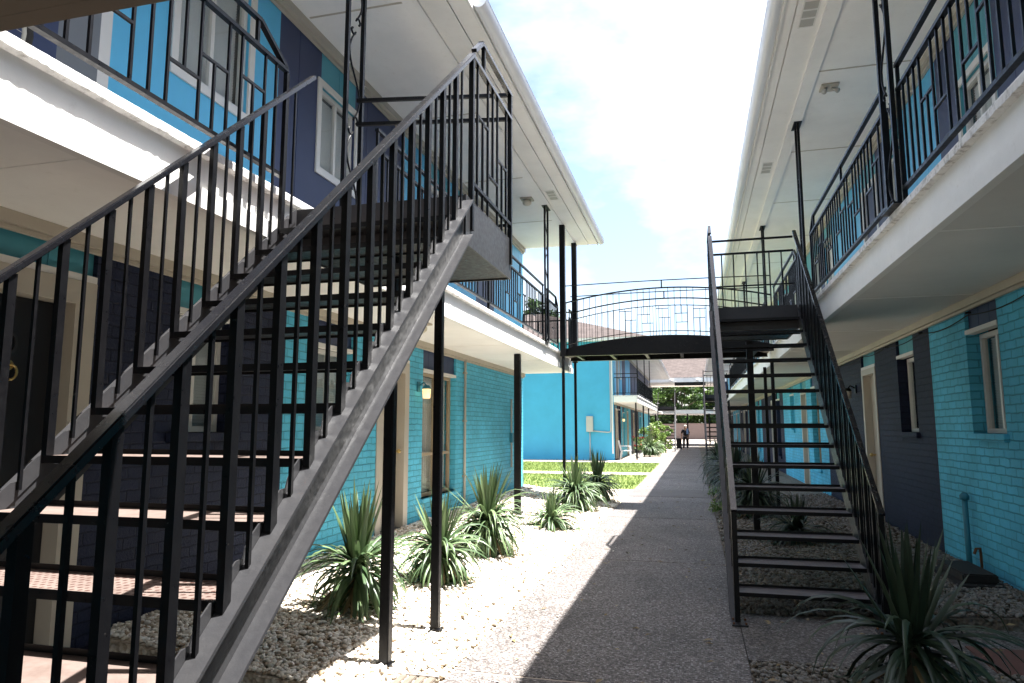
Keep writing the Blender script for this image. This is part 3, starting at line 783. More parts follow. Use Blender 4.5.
# right gallery railings
railing('black railing on the right balcony at the photo edge, nearest run', 'y', ER+.035, .6, 5.28, ZR, phase=2)
railing('black railing on the right balcony between ornate post and right stair landing', 'y', ER+.035, 5.62, 9.2, ZR, up_to=8.95, phase=4)
railing('black railing on the right balcony just beyond the right stair landing', 'y', ER+.035, 10.42, 13.42, ZR, phase=6, up_from=10.7)
railing('black railing on the right balcony behind the footbridge', 'y', ER+.035, 14.72, 21.5, ZR, phase=0, up_from=14.9)
railing('black railing on the right balcony far down the court', 'y', ER+.035, 21.6, 30.5, ZR, simple=True, pitch=.14)
# second building railings (far)
def far_rail(label, axis, c, a0, a1, zf, group='black steel balcony railings'):
    T = thing('balcony_railing', label, 'railing', (c, a0, zf) if axis == 'y' else (a0, c, zf), group)
    b = MB(); n = int((a1-a0)/.13)
    def bx(u0, u1, z0, z1, w):
        if axis == 'y': b.box(c-w/2, c+w/2, u0, u1, zf+z0, zf+z1)
        else: b.box(u0, u1, c-w/2, c+w/2, zf+z0, zf+z1)
    for z in (.12, .86, 1.04): b = MB(); bx(a0, a1, z-.03, z, .036); obj('rail', b, 'metal', T)
    b = MB()
    def bx2(u0, u1, z0, z1, w):
        if axis == 'y': b.box(c-w/2, c+w/2, u0, u1, zf+z0, zf+z1)
        else: b.box(u0, u1, c-w/2, c+w/2, zf+z0, zf+z1)
    for i in range(n+1): u = a0+(a1-a0)*i/n; bx2(u-.008, u+.008, .0 if i % 8 == 0 else .12, .83, .016)
    obj('balusters', b, 'metal', T)
far_rail('black railing across the near end of the blue building balcony', 'x', Y2a+.06, X2+.03, EL-.02, ZL)
far_rail('black railing along the blue building balcony above the white chair', 'y', EL-.035, Y2a+.08, 45.6, ZL)
far_rail('black railing along the far breezeway floor of the cross building', 'x', Y3+.1, -4, 2.4, 3.05)

scroll_post('ornate double black post beside the first stair landing on the left balcony', EL, 4.60, ZL, ZS-.035)
scroll_post('ornate double black post on the left balcony before the footbridge', EL, 12.05, ZL, ZS-.035)
scroll_post('ornate double black post nearest the camera on the right balcony', ER, 5.30, ZR, ZS-.035)
scroll_post('ornate double black post at the right stair landing', ER, 9.50, ZR, ZS-.035, .2)
scroll_post('ornate double black post on the right balcony beyond the right landing', ER, 14.45, ZR, ZS-.035)
scroll_post('ornate double black post far along the right balcony', ER, 20.0, ZR, ZS-.035)
for i, yy in enumerate((33.15, 38.0, 42.5)):
    post(('thin black post at the corner of the blue building balcony', 'thin black post in the middle of the blue building balcony', 'thin black post far along the blue building balcony')[i], EL-.02, yy, ZL+.001, ZS-.036, .05, 'thin upper posts of the blue building')
    post(('black post carrying the corner of the blue building balcony', 'black post by the red flowers under the blue building balcony', 'black post behind the shrubs under the blue building balcony')[i], EL-.12, yy, .0, 2.69, .07, 'posts under the blue building balcony')

# posts
post('black post nearest the camera under the first stair landing', -1.93, 4.20, .03, 2.79, .066)
post('second black post under the first stair landing, right of the nearest one', -1.896, 4.985, .03, 2.79, .062)
post('wide black post under the left balcony near the small yucca', -2.80, 11.0, .16, 2.71, .10)
for lab, yy in (('tall black post at the near side of the footbridge, left end', 13.36), ('tall black post at the far side of the footbridge, left end', 14.78)):
    T = thing('steel_post', lab, 'post', (-2.47, yy, .12), 'black square posts')
    obj('shaft', MB().box(-2.47-.026, -2.47+.026, yy-.026, yy+.026, .12, 2.90), 'metal', T)
    obj('shaft', MB().box(-2.47-.054, -2.47+.054, yy-.054, yy+.054, 2.901, ZS-.036), 'metal', T, bevel=.005)
    obj('base_plate', MB().box(-2.47-.06, -2.47+.06, yy-.06, yy+.06, .10, .13), 'metal', T)
post('black post under the right stair landing', .78, 10.25, .03, 2.72, .085)
post('black post under the right balcony at the near side of the footbridge', 1.40, 13.4, .06, 2.72, .06)
post('black post under the right balcony at the far side of the footbridge', 1.40, 14.75, .06, 2.72, .06)

# ------------------------------------------------------------------ stairs
def stair(label, landing_label, x0, x1, Y0, t, r, n, ztop, yl, gside, treadmat, wall_gap, group='black steel stairs to the balconies', simple=False):
    """straight flight rising along +Y. gside: +1 when the open side of its landing is +X, -1 when -X"""
    T = thing('metal_stair', label, 'stairs', ((x0+x1)/2, Y0, 0), group); zo = ztop-n*r
    sl = r/t; ye = Y0+n*t
    def zn(y): return (y-Y0)*sl+zo                      # nosing line
    cosl = 1/math.sqrt(1+sl*sl)
    for side, x in ((-1, x0), (1, x1)):
        # channel: web with two outward flanges, under the nosing line
        d0, d1 = .015, .215
        off = .0
        ya, yb = Y0-.12, ye-.02
        def poly(o0, o1, ya=ya, yb=yb):
            return [(ya, max(.005, zn(ya)-o0)), (yb, zn(yb)-o0), (yb, zn(yb)-o1), (ya+o1/sl*1.0, .005)] if zn(ya)-o1 < .005 else None
        def band(o0, o1):
            za0, za1 = zn(ya)-o0, zn(ya)-o1
            lo = [((0.005+o1-zo)/sl+Y0, .005)]
            hi = [((0.005+o0-zo)/sl+Y0, .005)] if za0 < .005 else [(ya, .005), (ya, za0)]
            return hi+[(yb, zn(yb)-o0), (yb, zn(yb)-o1)]+lo
        D = .21/cosl*.62; hx = x+side*.012 if side == gside else x-side*(.02 if gside > 0 else -.012); th = .012/cosl
        b = MB().prism(band(.02, .02+D*1.35), 0, x-side*.006, x)
        b.prism(band(.02, .02+th), 0, x+side*.0005, x+side*.062)
        b.prism(band(.02+D*1.35-th, .02+D*1.35), 0, x+side*.0005, x+side*.062)
        st = obj('stringer', b, 'metal_worn', T)
        # toothed plate that carries treads and baluster feet
        pl = []
        for i in range(2*n):
            y = Y0+(i+1)*t/2; y2 = y+t/2
            pl += [(y-.012, zn(y-.012)+.012), (y+.004, zn(y)+.002), (y+.014, zn(y+.014)+.020), (y+.035, zn(y+.035)+.030), (y2-.03, zn(y2-.03)+.026)]
        pl = [p for p in pl if p[0] < ye-.02]
        # build as strips to stay planar
        b = MB()
        for i in range(len(pl)-1):
            (a, za), (c, zc) = pl[i], pl[i+1]
            if c-a < 1e-4: continue
            ba, bc = zn(a)-.06, zn(c)-.06
            if za-ba < .002: za = ba+.002
            if zc-bc < .002: zc = bc+.002
            b.prism([(a, ba), (c, bc), (c, zc), (a, za)], 0, x-side*.0075, x-side*.0125)
        obj('tooth_plate', b, 'metal_worn', st)
        # handrail
        hr = .90
        ys = Y0-.05 if not simple else Y0
        b = MB().bar((hx, ys, zn(ys)+hr), (hx, ye+.10, zn(ye+.10)+hr-.0), .045, .026)
        h = obj('handrail', b, 'metal_clean', T, bevel=.004)
        # balusters, wide and thin in turn
        for i in range(2*n):
            y = Y0+t/2*(i+1)
            if y > ye-.01: break
            wd = (.034, .026) if i % 2 else (.013, .013)
            ubox('baluster', 'metal', T, hx-wd[1]/2, hx+wd[1]/2, y-wd[0]/2, y+wd[0]/2, zn(y)-.03, zn(y)+hr-.012)
        ubox('base_plate', 'metal_worn', T, x-.06, x+.06, Y0-.10, Y0+.06, .004, .016)
        for bx_, by_ in ((-.045, -.08), (.045, -.08), (-.045, .045), (.045, .045)): ubox('bolt', 'rust', T, x+bx_-.008, x+bx_+.008, Y0+by_-.008, Y0+by_+.008, .0165, .03)
        ubox('newel_post', 'metal', T, hx-.02, hx+.02, Y0-.02, Y0+.02, .004, hr-.012)
    for k in range(1, n):
        y = Y0+k*t; z = k*r+zo
        tr = obj('tread', MB().box(x0+.018, x1-.018, y-.012, y+t*1.04, z-.006, z), treadmat, T)
        obj('nosing', MB().box(x0+.016, x1-.016, y-.016, y-.0125, z-.030, z+.001).box(x0+.016, x1-.016, y+t*1.04+.0005, y+t*1.04+.004, z-.024, z+.020).box(x0+.016, x1-.016, y-.012, y+t*1.04, z-.012, z-.0065), 'metal', tr)
    # landing
    L = obj('landing', MB().box(x0+.012, x1-.012, ye-.0, yl, ztop-.02, ztop), 'metal', T)
    fx = (x1 if gside > 0 else x0)
    b = MB().box(x0, x1, ye-.012, ye-.0005, ztop-.31, ztop-.001).box(x0, x1, yl+.0005, yl+.012, ztop-.31, ztop+.0)
    b.box(fx, fx+gside*.012, ye-.012, yl+.012, ztop-.31, ztop+.004)
    b.box(fx-gside*(x1-x0), fx-gside*(x1-x0-.012), ye+.001, yl-.001, ztop-.31, ztop-.021)
    obj('landing_fascia', b, 'metal_worn', L)
    b = MB()
    for i in range(4): yy = ye+.12+(yl-ye-.24)*i/3; b.box(x0+.013, x1-.013, yy-.02, yy+.02, ztop-.14, ztop-.021)
    b.box(x0+.013, x1-.013, ye+.02, yl-.01, ztop-.300, ztop-.296)
    obj('joist', b, 'metal', L)
    # landing rails: open side and back
    ox = fx+gside*.012; zt = ztop+.985; zu = ztop+1.185; q = ye+.09
    Rr = obj('landing_rail', MB().bar((ox, q-.01, zt-.012), (ox, yl, zt-.012), .036, .025).bar((ox, q+.04, zt+.05), (ox, q+.20, zu-.012), .036, .025)
             .bar((ox, q+.19, zu-.012), (ox, yl, zu-.012), .036, .025).bar((ox, yl-.03, zu-.0125), (ox, yl-.03, zu-.0126), .001, .001), 'metal_clean', T)
    ubox('landing_post', 'metal', T, ox-.016, ox+.016, yl-.032, yl, ztop-.2, zu-.026); ubox('landing_post', 'metal', T, ox-.016, ox+.016, q-.016, q+.016, ztop-.2, zt-.026)
    ubox('landing_post', 'metal', T, ox-.012, ox+.012, q+.24, q+.264, zt, zu-.026)
    ubox('landing_rail', 'metal', T, ox-.014, ox+.014, q+.017, yl-.033, ztop+.10, ztop+.125)
    m = 8; d = (yl-.016-q)/m
    for i in range(1, m):
        u = q+i*d; z0, z1 = ztop+.0, zt-.026
        if i in (2, 6):
            hh = ztop+(.62 if i == 2 else .5); ubox('crossbar', 'metal', T, ox-.008, ox+.008, u-d+.007, u+d-.007, hh-.008, hh+.008); z1 = hh-.009
        if i == 4:
            hh = ztop+.3; ubox('crossbar', 'metal', T, ox-.008, ox+.008, u-d+.007, u+d-.007, hh-.008, hh+.008); z0 = hh+.009
        ubox('baluster', 'metal', T, ox-.0075, ox+.0075, u-.0075, u+.0075, z0, z1)
    bx0, bx1 = (wall_gap, ox-.017) if gside > 0 else (ox+.017, wall_gap)
    for z in (zt-.012, zu-.012): obj('back_rail', MB().bar((bx0, yl-.016-(.22 if gside > 0 else 0), z), (bx1, yl-.016, z), .024, .028) if gside > 0 else MB().bar((bx0, yl-.016, z), (bx1, yl-.016, z), .024, .028), 'metal', T)
    nb = 2 if gside > 0 else 7
    ubox('back_rail', 'metal', T, bx0, bx1, yl-.026, yl-.006, ztop+.10, ztop+.122)
    if gside < 0: ubox('back_rail', 'metal', T, bx0, bx1, yl-.026, yl-.006, ztop+.48, ztop+.5)
    for i in range(1, nb):
        u = bx0+(bx1-bx0)*i/nb; ubox('baluster', 'metal', T, u-.009, u+.009, yl-.025, yl-.007, ztop, zt-.027)
    return T
stair('worn black steel stairs climbing to the left balcony, nearest flight, with sunlit dusty treads', '', -2.522, -1.346, .708, .2165, .1939, 15, 2.943, 5.02, 1, 'tread', EL)
SR = stair('black steel stairs in shade climbing to the right balcony', '', .285, 1.31, 5.82, .2156, .191, 16, 3.056, 10.37, -1, 'tread_shaded', ER-.02)
dup(SR, (.98, 30.2, 0), 'dark steel stairs far down the court along the right building')
stair('pale railed steel stairs beside the shrubs at the blue building', '', -2.45, -1.30, 46.2, .225, .2, 15, 3.0, 50.7, 1, 'tread_shaded', EL)

# ------------------------------------------------------------------ footbridges
def bridge(label, y0, y1, x0, x1, zf, rise, mat='metal', rails=True, zb=None):
    T = thing('footbridge', label, 'footbridge', ((x0+x1)/2, (y0+y1)/2, zf), 'steel footbridges across the walkway')
    n = 24; xm = (x0+x1)/2
    def zt(x): u = (x-xm)/((x1-x0)/2); return zf+rise*(1-u*u)
    zb = zf-.17 if zb is None else zb
    for y, s in ((y0, -1), (y1, 1)):
        b = MB()
        for i in range(n):
            a, c = x0+(x1-x0)*i/n, x0+(x1-x0)*(i+1)/n
            b.prism([(a, zb), (c, zb), (c, zt(c)), (a, zt(a))], 1, y, y+s*.02)
        b.box(x0, x1, y-s*.001, y-s*.07, zb, zb+.012)
        obj('girder', b, mat, T)
    b = MB()
    for i in range(n):
        a, c = x0+(x1-x0)*i/n, x0+(x1-x0)*(i+1)/n
        b.prism([(a, zt(a)-.05), (c, zt(c)-.05), (c, zt(c)-.015), (a, zt(a)-.015)], 1, y0+.002, y1-.002)
    obj('deck', b, 'concrete', T)
    b = MB()
    for i in range(6): x = x0+.3+(x1-x0-.6)*i/5; b.box(x-.03, x+.03, y0+.075, y1-.075, zb+.013, zb+.09)
    obj('cross_beam', b, mat, T)
    if not rails: return T
    for y in (y0+.0, y1-.0):
        for h, nm, w in ((.08, 'bottom_rail', .018), (.78, 'mid_rail', .02), (.93, 'top_rail', .03), (1.30, 'upper_rail', .02)):
            if nm == 'mid_rail' and y == y0: continue
            b = MB()
            k = .08 if h > 1 else 1
            for i in range(n):
                a, c = x0+(x1-x0)*i/n, x0+(x1-x0)*(i+1)/n
                za, zc = zf+(zt(a)-zf)*k+h, zf+(zt(c)-zf)*k+h
                b.bar((a, y, za), (c, y, zc), w, w*.8)
            obj(nm, b, 'metal', T)
        m = 34
        for i in range(1, m):
            x = x0+(x1-x0)*i/m; j = i % 6
            lo, hi = zt(x)-.01, zt(x)+(.77 if y > y0 else .92)
            if j == 2 and 9 < i < 26:
                hh = zt(x)+.42; d = (x1-x0)/m; ubox('crossbar', 'metal', T, x-d, x+d, y-.006, y+.006, hh-.006, hh+.006); lo = hh+.006
            if j == 5 and 9 < i < 26:
                hh = zt(x)+.52; d = (x1-x0)/m; ubox('crossbar', 'metal', T, x-d, x+d, y-.006, y+.006, hh-.006, hh+.006); hi = hh-.006
            ubox('baluster', 'metal', T, x-.0045, x+.0045, y-.0045, y+.0045, lo, hi)
        ubox('center_post', 'metal', T, xm-.012, xm+.012, y-.012, y+.012, zf+rise+.93, zf+rise*.08+1.29)
    return T
bridge('arched black steel footbridge joining the balconies over the walkway', 13.5, 14.65, EL+.005, ER-.005, 3.04, .24, zb=2.92)
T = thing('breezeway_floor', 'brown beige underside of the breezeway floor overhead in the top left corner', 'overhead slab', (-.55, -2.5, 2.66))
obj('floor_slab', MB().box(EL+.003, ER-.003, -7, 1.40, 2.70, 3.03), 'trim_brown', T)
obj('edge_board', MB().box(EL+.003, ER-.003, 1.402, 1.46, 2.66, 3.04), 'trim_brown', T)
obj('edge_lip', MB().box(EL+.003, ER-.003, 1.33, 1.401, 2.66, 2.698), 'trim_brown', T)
T = thing('breezeway_roof', 'flat roof of the breezeway above the camera, out of the picture', 'roof', (-.5, -3, ZS))
obj('ceiling', MB().box(-1.96, .95, -7, .75, ZS+.002, ZS+.12), 'soffit', T); obj('fascia', MB().box(-1.96, .95, .752, .78, ZS-.02, ZS+.3), 'white', T)

# ------------------------------------------------------------------ plants
def leafstrip(V, Fc, T, base, az, L, elev, droop, w, tint, seg=6, twist=0):
    p = Vector(base); d = Vector((math.cos(az)*math.cos(elev), math.sin(az)*math.cos(elev), math.sin(elev)))
    side = Vector((-math.sin(az), math.cos(az), 0)); o = len(V); e = elev
    for i in range(seg+1):
        t = i/seg; ww = w*(.65+.35*min(1, t*4))*(1-t**2.2) if i < seg else 0.0005
        n = side.cross(d).normalized(); sd = (side*math.cos(twist*t)+n*math.sin(twist*t))
        V += [tuple(p-sd*ww/2+n*ww*.16), tuple(p-n*ww*.10), tuple(p+sd*ww/2+n*ww*.16)]; T += [tint*.9, min(1, tint*1.1), tint*.9]
        if i:
            a = o+(i-1)*3; Fc += [(a, a+1, a+4, a+3), (a+1, a+2, a+5, a+4)]
        e -= droop*(.35+1.3*t)/seg
        d = Vector((math.cos(az)*math.cos(e), math.sin(az)*math.cos(e), math.sin(e)))
        p = p+d*(L/seg)
        if p.z < base[2]-10: break
def yucca(label, x, y, z, stem, up, skirt, nup, nsk, w=.036, floor=None, lean=0, seed=1, group='yucca plants in the gravel beds', mat='yucca'):
    rs = random.Random(seed); T = thing('yucca_plant', label, 'plant', (x, y, z), group)
    V, Fc, Tn = [], [], []; VD, FD, TD = [], [], []
    nup = int(nup*1.15); nsk = int(nsk*1.9); w = w*1.08; up = up*1.10
    for i in range(nup):
        az = rs.uniform(0, 6.283); el = R(90)-abs(rs.gauss(0, R(14)))-R(2)
        L = up*rs.uniform(.72, 1.05); leafstrip(V, Fc, Tn, (x+.03*math.cos(az), y+.03*math.sin(az), z+stem+rs.uniform(-.06, .05)), az, L, el, rs.uniform(.0, .22), w*rs.uniform(.85, 1.2), rs.uniform(.3, .9), 6, rs.uniform(-.4, .4))
    for i in range(nsk):
        az = rs.uniform(0, 6.283); q = rs.random(); el = R(52-88*q)+rs.gauss(0, .16)
        h = stem*(1.05-.75*q*rs.random())
        L = skirt*rs.uniform(.75, 1.2); dr = rs.uniform(1.2, 2.3)
        if rs.random() < .09: leafstrip(VD, FD, TD, (x, y, z+h*.7), az, L*.8, R(-20), .9, w*.8, rs.uniform(.1, .9), 6, rs.uniform(-1.5, 1.5))
        else: leafstrip(V, Fc, Tn, (x+.035*math.cos(az), y+.035*math.sin(az), z+h), az, L, el, dr, w*rs.uniform(.6, 1.05), rs.uniform(.05, .95), 7, rs.uniform(-.7, .7))
    for arr in (V, VD):
        for i, v in enumerate(arr):
            g = (gL(v[0]) if x < 0 else gR(v[0]))+.012
            if v[2] < g: arr[i] = (v[0], v[1], g+abs((i*37) % 11)*.0015)
    b = MB(); b.v = V; b.f = Fc; obj('foliage', b, mat, T, smooth=True, fix=False, tint=Tn)
    if VD: b = MB(); b.v = VD; b.f = FD; obj('dry_leaves', b, 'yucca_dry', T, smooth=True, fix=False, tint=TD)
    obj('stem', MB().tube([(x, y, z-.03), (x, y, z+stem*.5), (x, y, z+stem)], [.055, .05, .035], 8), 'bark', T, smooth=True)
    return T
yucca('large yucca half shaded by the landing, beside the nearest left post', -2.62, 5.15, gL(-2.62), .34, .58, .56, 34, 90, .045, seed=3)
yucca('yucca behind the second landing post, second of the left row', -2.38, 6.35, gL(-2.38), .30, .52, .52, 34, 95, .042, seed=5)
yucca('tall yucca with a full sunlit skirt of leaves in front of the curtained window', -2.36, 7.85, gL(-2.36), .38, .60, .56, 44, 150, .040, seed=8)
yucca('low small yucca beside the wide post of the left bed', -2.10, 10.25, gL(-2.1), .14, .42, .58, 24, 70, .040, seed=13)
yucca('yucca near the foot of the footbridge post, fifth of the left row', -2.14, 12.6, gL(-2.1), .32, .60, .66, 38, 120, .046, seed=21)
yucca('farthest yucca of the left row where the bridge shadow falls', -1.98, 14.4, gL(-2.0), .36, .62, .62, 38, 110, .046, seed=22)
yucca('big dark yucca in the right foreground corner', 1.10, 4.36, .02, .34, .58, .66, 26, 60, .046, seed=31, mat='yucca_shaded')
yucca('shaded yucca seen under the treads of the right stairs', 1.22, 9.7, gR(1.2), .16, .42, .55, 26, 80, .036, seed=41, mat='yucca_shaded')
yucca('dark bushy yucca behind the right landing post', .92, 12.4, gR(.9), .40, .6, .7, 40, 130, .042, seed=42, mat='yucca_shaded')
yucca('tall dark yucca farther behind the right stairs', .80, 15.6, gR(.8), .55, .65, .75, 40, 140, .045, seed=43, mat='yucca_shaded')
yucca('dark yucca along the right bed near the walkway edge', .66, 19.5, gR(.7), .5, .65, .7, 36, 120, .045, seed=44, mat='yucca_shaded')
yucca('dark yucca far along the right bed', .72, 24.0, gR(.7), .5, .7, .7, 30, 100, .05, seed=45, mat='yucca_shaded')
yucca('pale agave like plant below the shrubs at the blue building', -2.35, 37.5, 0, .45, .8, .95, 40, 130, .075, seed=51, group='plants by the blue building')

def clump_mesh(cs, nleaf, size, rs):
    V, Fc, T = [], [], []
    for (cx, cy, cz, r) in cs:
        tb = rs.uniform(.15, .75)
        for i in range(nleaf):
            u = Vector((rs.gauss(0,1), rs.gauss(0,1), rs.gauss(0,1))).normalized()*r*(rs.random()**.45)
            p = Vector((cx, cy, cz))+Vector((u.x, u.y, u.z*.8))
            a = Vector((rs.gauss(0,1), rs.gauss(0,1), rs.gauss(0,.6))).normalized(); b = a.cross(Vector((rs.gauss(0,1), rs.gauss(0,1), rs.gauss(0,1)))).normalized()
            s = size*rs.uniform(.6, 1.3); o = len(V)
            V += [tuple(p-a*s), tuple(p+b*s*.5), tuple(p+a*s), tuple(p-b*s*.5)]; Fc.append((o, o+1, o+2, o+3))
            t = min(1, max(0, tb+rs.gauss(0, .18))); T += [t]*4
    return V, Fc, T
def tree(label, x, y, h, r, seed, mat='leaf', z=0, n=34, nl=90, size=.16, low=.3, name='leafy_tree', cat='tree', group='trees beyond the buildings'):
    rs = random.Random(seed); T = thing(name, label, cat, (x, y, z), group)
    pts = [(x, y, z-.1), (x+.1*r*rs.uniform(-1,1), y, z+h*.3), (x+.15*r*rs.uniform(-1,1), y, z+h*.6), (x, y, z+h*.85)]
    tb = MB().tube(pts, [h*.03, h*.024, h*.015, h*.006], 8)
    cs = []
    for i in range(n):
        a = rs.uniform(0, 6.283); q = rs.random(); zz = z+h*(low+(1-low)*q); rad = r*math.sqrt(max(.08, 1-(2*q-.85)**2/1.35))*rs.uniform(.35, 1)
        c = (x+rad*math.cos(a), y+rad*math.sin(a), zz); cs.append((*c, r*rs.uniform(.2, .38)))
        if i % 3 == 0: tb.tube([(x, y, z+h*(low*.6+.4*q)), ((x+c[0])/2, (y+c[1])/2, (z+h*(low*.6+.4*q)+zz)/2+.05*h), c], [h*.010, h*.007, h*.003], 5)
    obj('trunk', tb, 'bark', T, smooth=True)
    V, Fc, Tn = clump_mesh(cs, nl, size, rs); b = MB(); b.v = V; b.f = Fc
    obj('crown', b, mat, T, fix=False, tint=Tn)
    return T
TL = ['dark leafy tree beyond the breezeway, far left of the row', 'leafy tree behind the left part of the breezeway', 'leafy tree in the centre of the breezeway opening', 'lighter leafy tree right of the breezeway centre', 'leafy tree behind the far right stairs', 'leafy tree at the far right end of the row']
for i, (x, y, h) in enumerate(((-12, 101, 9.5), (-6.5, 99, 9.0), (-2.2, 100, 9.6), (1.6, 103, 8.0), (5.8, 99, 9.2), (11, 102, 9))):
    tree(TL[i], x, y, h, 3.4, 60+i, 'leaf' if i != 3 else 'leaf_light', n=60, nl=130, size=.26, low=.12)
tree('tree crown peeking over the brown roof left of the footbridge', -13.2, 58, 12.4, 2.2, 77, n=30, nl=90, size=.2, low=.4)
tree('bright green shrub at the foot of the pale far stairs', -2.2, 41.0, 1.75, .75, 81, 'leaf_light', n=26, nl=70, size=.07, low=.12, name='leafy_shrub', cat='shrub', group='plants by the blue building')
tree('bright green shrub right of the pale far stairs', -1.75, 43.4, 1.6, .6, 82, 'leaf_light', n=22, nl=70, size=.07, low=.12, name='leafy_shrub', cat='shrub', group='plants by the blue building')
tree('low green shrub behind the agave like plant', -2.7, 39.0, 1.5, .6, 83, 'leaf_light', n=20, nl=60, size=.06, low=.12, name='leafy_shrub', cat='shrub', group='plants by the blue building')
# weeds along the right walkway edge
for i, (x, y) in enumerate(((.33, 13.2), (.36, 16.4))):
    rs = random.Random(90+i); T = thing('weed', ('small green weed at the right walkway edge by the landing', 'small green weed farther along the right walkway edge')[i], 'weed', (x, y, 0), 'weeds at the walkway edge')
    V, Fc, Tn = clump_mesh([(x, y, .12, .14), (x+.1, y+.2, .1, .1), (x-.05, y-.2, .08, .09)], 60, .03, rs); b = MB(); b.v = V; b.f = Fc; obj('leaves', b, 'leaf_light', T, fix=False, tint=Tn)
# grass blades on the lawn
def grass():
    V, Fc, T = [], [], []; n = 26000
    xs = rng.uniform(-9.5, -1.52, n); ys = np.where(rng.random(n) < .45, rng.uniform(17.58, 22.87, n), rng.uniform(24.13, 30.87, n))
    for x, y in zip(xs, ys):
        a = random.uniform(0, 6.28); h = random.uniform(.035, .075); w = .009; o = len(V); c, s = math.cos(a)*w, math.sin(a)*w; l = random.uniform(-.03, .03)
        V += [(x-c, y-s, -.012), (x+c, y+s, -.012), (x+l, y+l*.5, -.012+h)]; Fc.append((o, o+1, o+2)); pa = .5+.28*math.sin(x*1.7+math.sin(y*1.1)*2)+.22*math.sin(y*2.3+x*.6); t = min(1, max(0, random.gauss(pa, .22))); T += [t*.7, t*.7, min(1, t+.1)]
    b = MB(); b.v = V; b.f = Fc; o = obj('grass', b, 'blade', None, fix=False, tint=T); tag(o, 'short bright green grass on the lawn beyond the left building', 'grass', None, 'stuff')
grass()

def litter():
    V, Fc, T = [], [], []
    for i in range(520):
        if i % 3 == 0: x, y, z = random.uniform(-1.48, .27), random.uniform(3.6, 22), .006
        elif i % 3 == 1: x = random.uniform(-3.6, -1.55); y = random.uniform(3.9, 15); z = gL(x)+.028
        else: x = random.uniform(.32, 2.6); y = random.uniform(4.2, 13); z = gR(x)+.026
        a = random.uniform(0, 6.28); L = random.uniform(.018, .045); w = L*random.uniform(.25, .45); c, sn = math.cos(a), math.sin(a); o = len(V)
        V += [(x-c*L, y-sn*L, z), (x+sn*w, y-c*w, z+random.uniform(.002, .014)), (x+c*L, y+sn*L, z+random.uniform(0, .008)), (x-sn*w, y+c*w, z+random.uniform(.002, .014))]; Fc.append((o, o+1, o+2, o+3)); t = random.random(); T += [t]*4
    b = MB(); b.v = V; b.f = Fc; o = obj('leaf_litter', b, 'yucca_dry', None, fix=False, tint=T); tag(o, 'small dry fallen leaves scattered over the walkway and gravel', 'leaf litter', None, 'stuff')
litter()
T = thing('wall_cable', 'thin dark cable sagging under the beige cornice of the right wall', 'cable', (WR-.04, 6, 2.6))
pts = []
for i in range(61):
    y = 4.6+i*.2; pts.append((WR-.035, y, 2.615-.05*abs(math.sin(i*.42))-.02*math.sin(i*.13)))
obj('cable', MB().tube(pts, .006, 5), 'rubber', T, smooth=True)
for y in (4.6, 6.1, 7.6, 9.1, 10.6, 12.1, 13.6, 15.1, 16.6): obj('clip', MB().box(WR-.05, WR-.001, y-.012, y+.012, 2.612, 2.63), 'metal', T)
# ------------------------------------------------------------------ small objects
def sconce(label, x, y, z, s, lit=True):
    T = thing('wall_lamp', label, 'lamp', (x, y, z), 'wall lamps beside the doors')
    obj('back_plate', MB().box(x, x+s*.02, y-.05, y+.05, z-.02, z+.12), 'pipe_teal' if x < 0 else 'metal', T, bevel=.004)
    obj('arm', MB().tube([(x+s*.02, y, z+.07), (x+s*.09, y, z+.11), (x+s*.13, y, z+.06)], .012), 'pipe_teal' if x < 0 else 'metal', T, smooth=True)
    obj('cap', MB().tube([(x+s*.13, y, z+.02), (x+s*.13, y, z+.07)], [.065, .04], 12), 'pipe_teal' if x < 0 else 'metal', T)
    obj('lamp_glass', MB().tube([(x+s*.13, y, z-.11), (x+s*.13, y, z+.018)], [.05, .06], 12), 'bulb' if lit else 'frost', T, smooth=True)
sconce('lit yellow wall lamp beside the curtained window on the left wall', WL, 8.98, 2.02, 1)
sconce('unlit dark wall lamp on the navy brick of the right wall', WR, 12.75, 2.10, -1, False)
sconce('lit yellow wall lamp on the far blue building', X2, 36.4, 1.95, 1)
def ceiling_lamp(label, x, y, z, r=.085):
    T = thing('ceiling_lamp', label, 'lamp', (x, y, z), 'ceiling lamps of the galleries')
    obj('base', MB().box(x-.11, x+.11, y-.11, y+.11, z-.022, z-.0005), 'trim', T, bevel=.004)
    obj('lamp_glass', MB().ball((x, y, z-.07), r, 14, 10, (1,1,.72)), 'frost', T, smooth=True)
ceiling_lamp('round glass ceiling lamp above the left upper balcony', -2.80, 11.7, ZS-.0005)
ceiling_lamp('round glass ceiling lamp under the left balcony', -3.05, 7.4, ZL-.326)
T = thing('ceiling_lamp', 'small double spotlight under the right gallery ceiling', 'lamp', (1.7, 8.62, ZS), 'ceiling lamps of the galleries')
obj('base', MB().box(1.60, 1.80, 8.52, 8.72, ZS-.02, ZS-.0005), 'trim', T, bevel=.004)
for dx in (-.05, .06): obj('lamp_head', MB().tube([(1.7+dx*.6, 8.62, ZS-.02), (1.7+dx, 8.60, ZS-.05), (1.7+dx*1.4, 8.56, ZS-.09)], [.014, .02, .030], 10), 'grey_box', T, smooth=True)
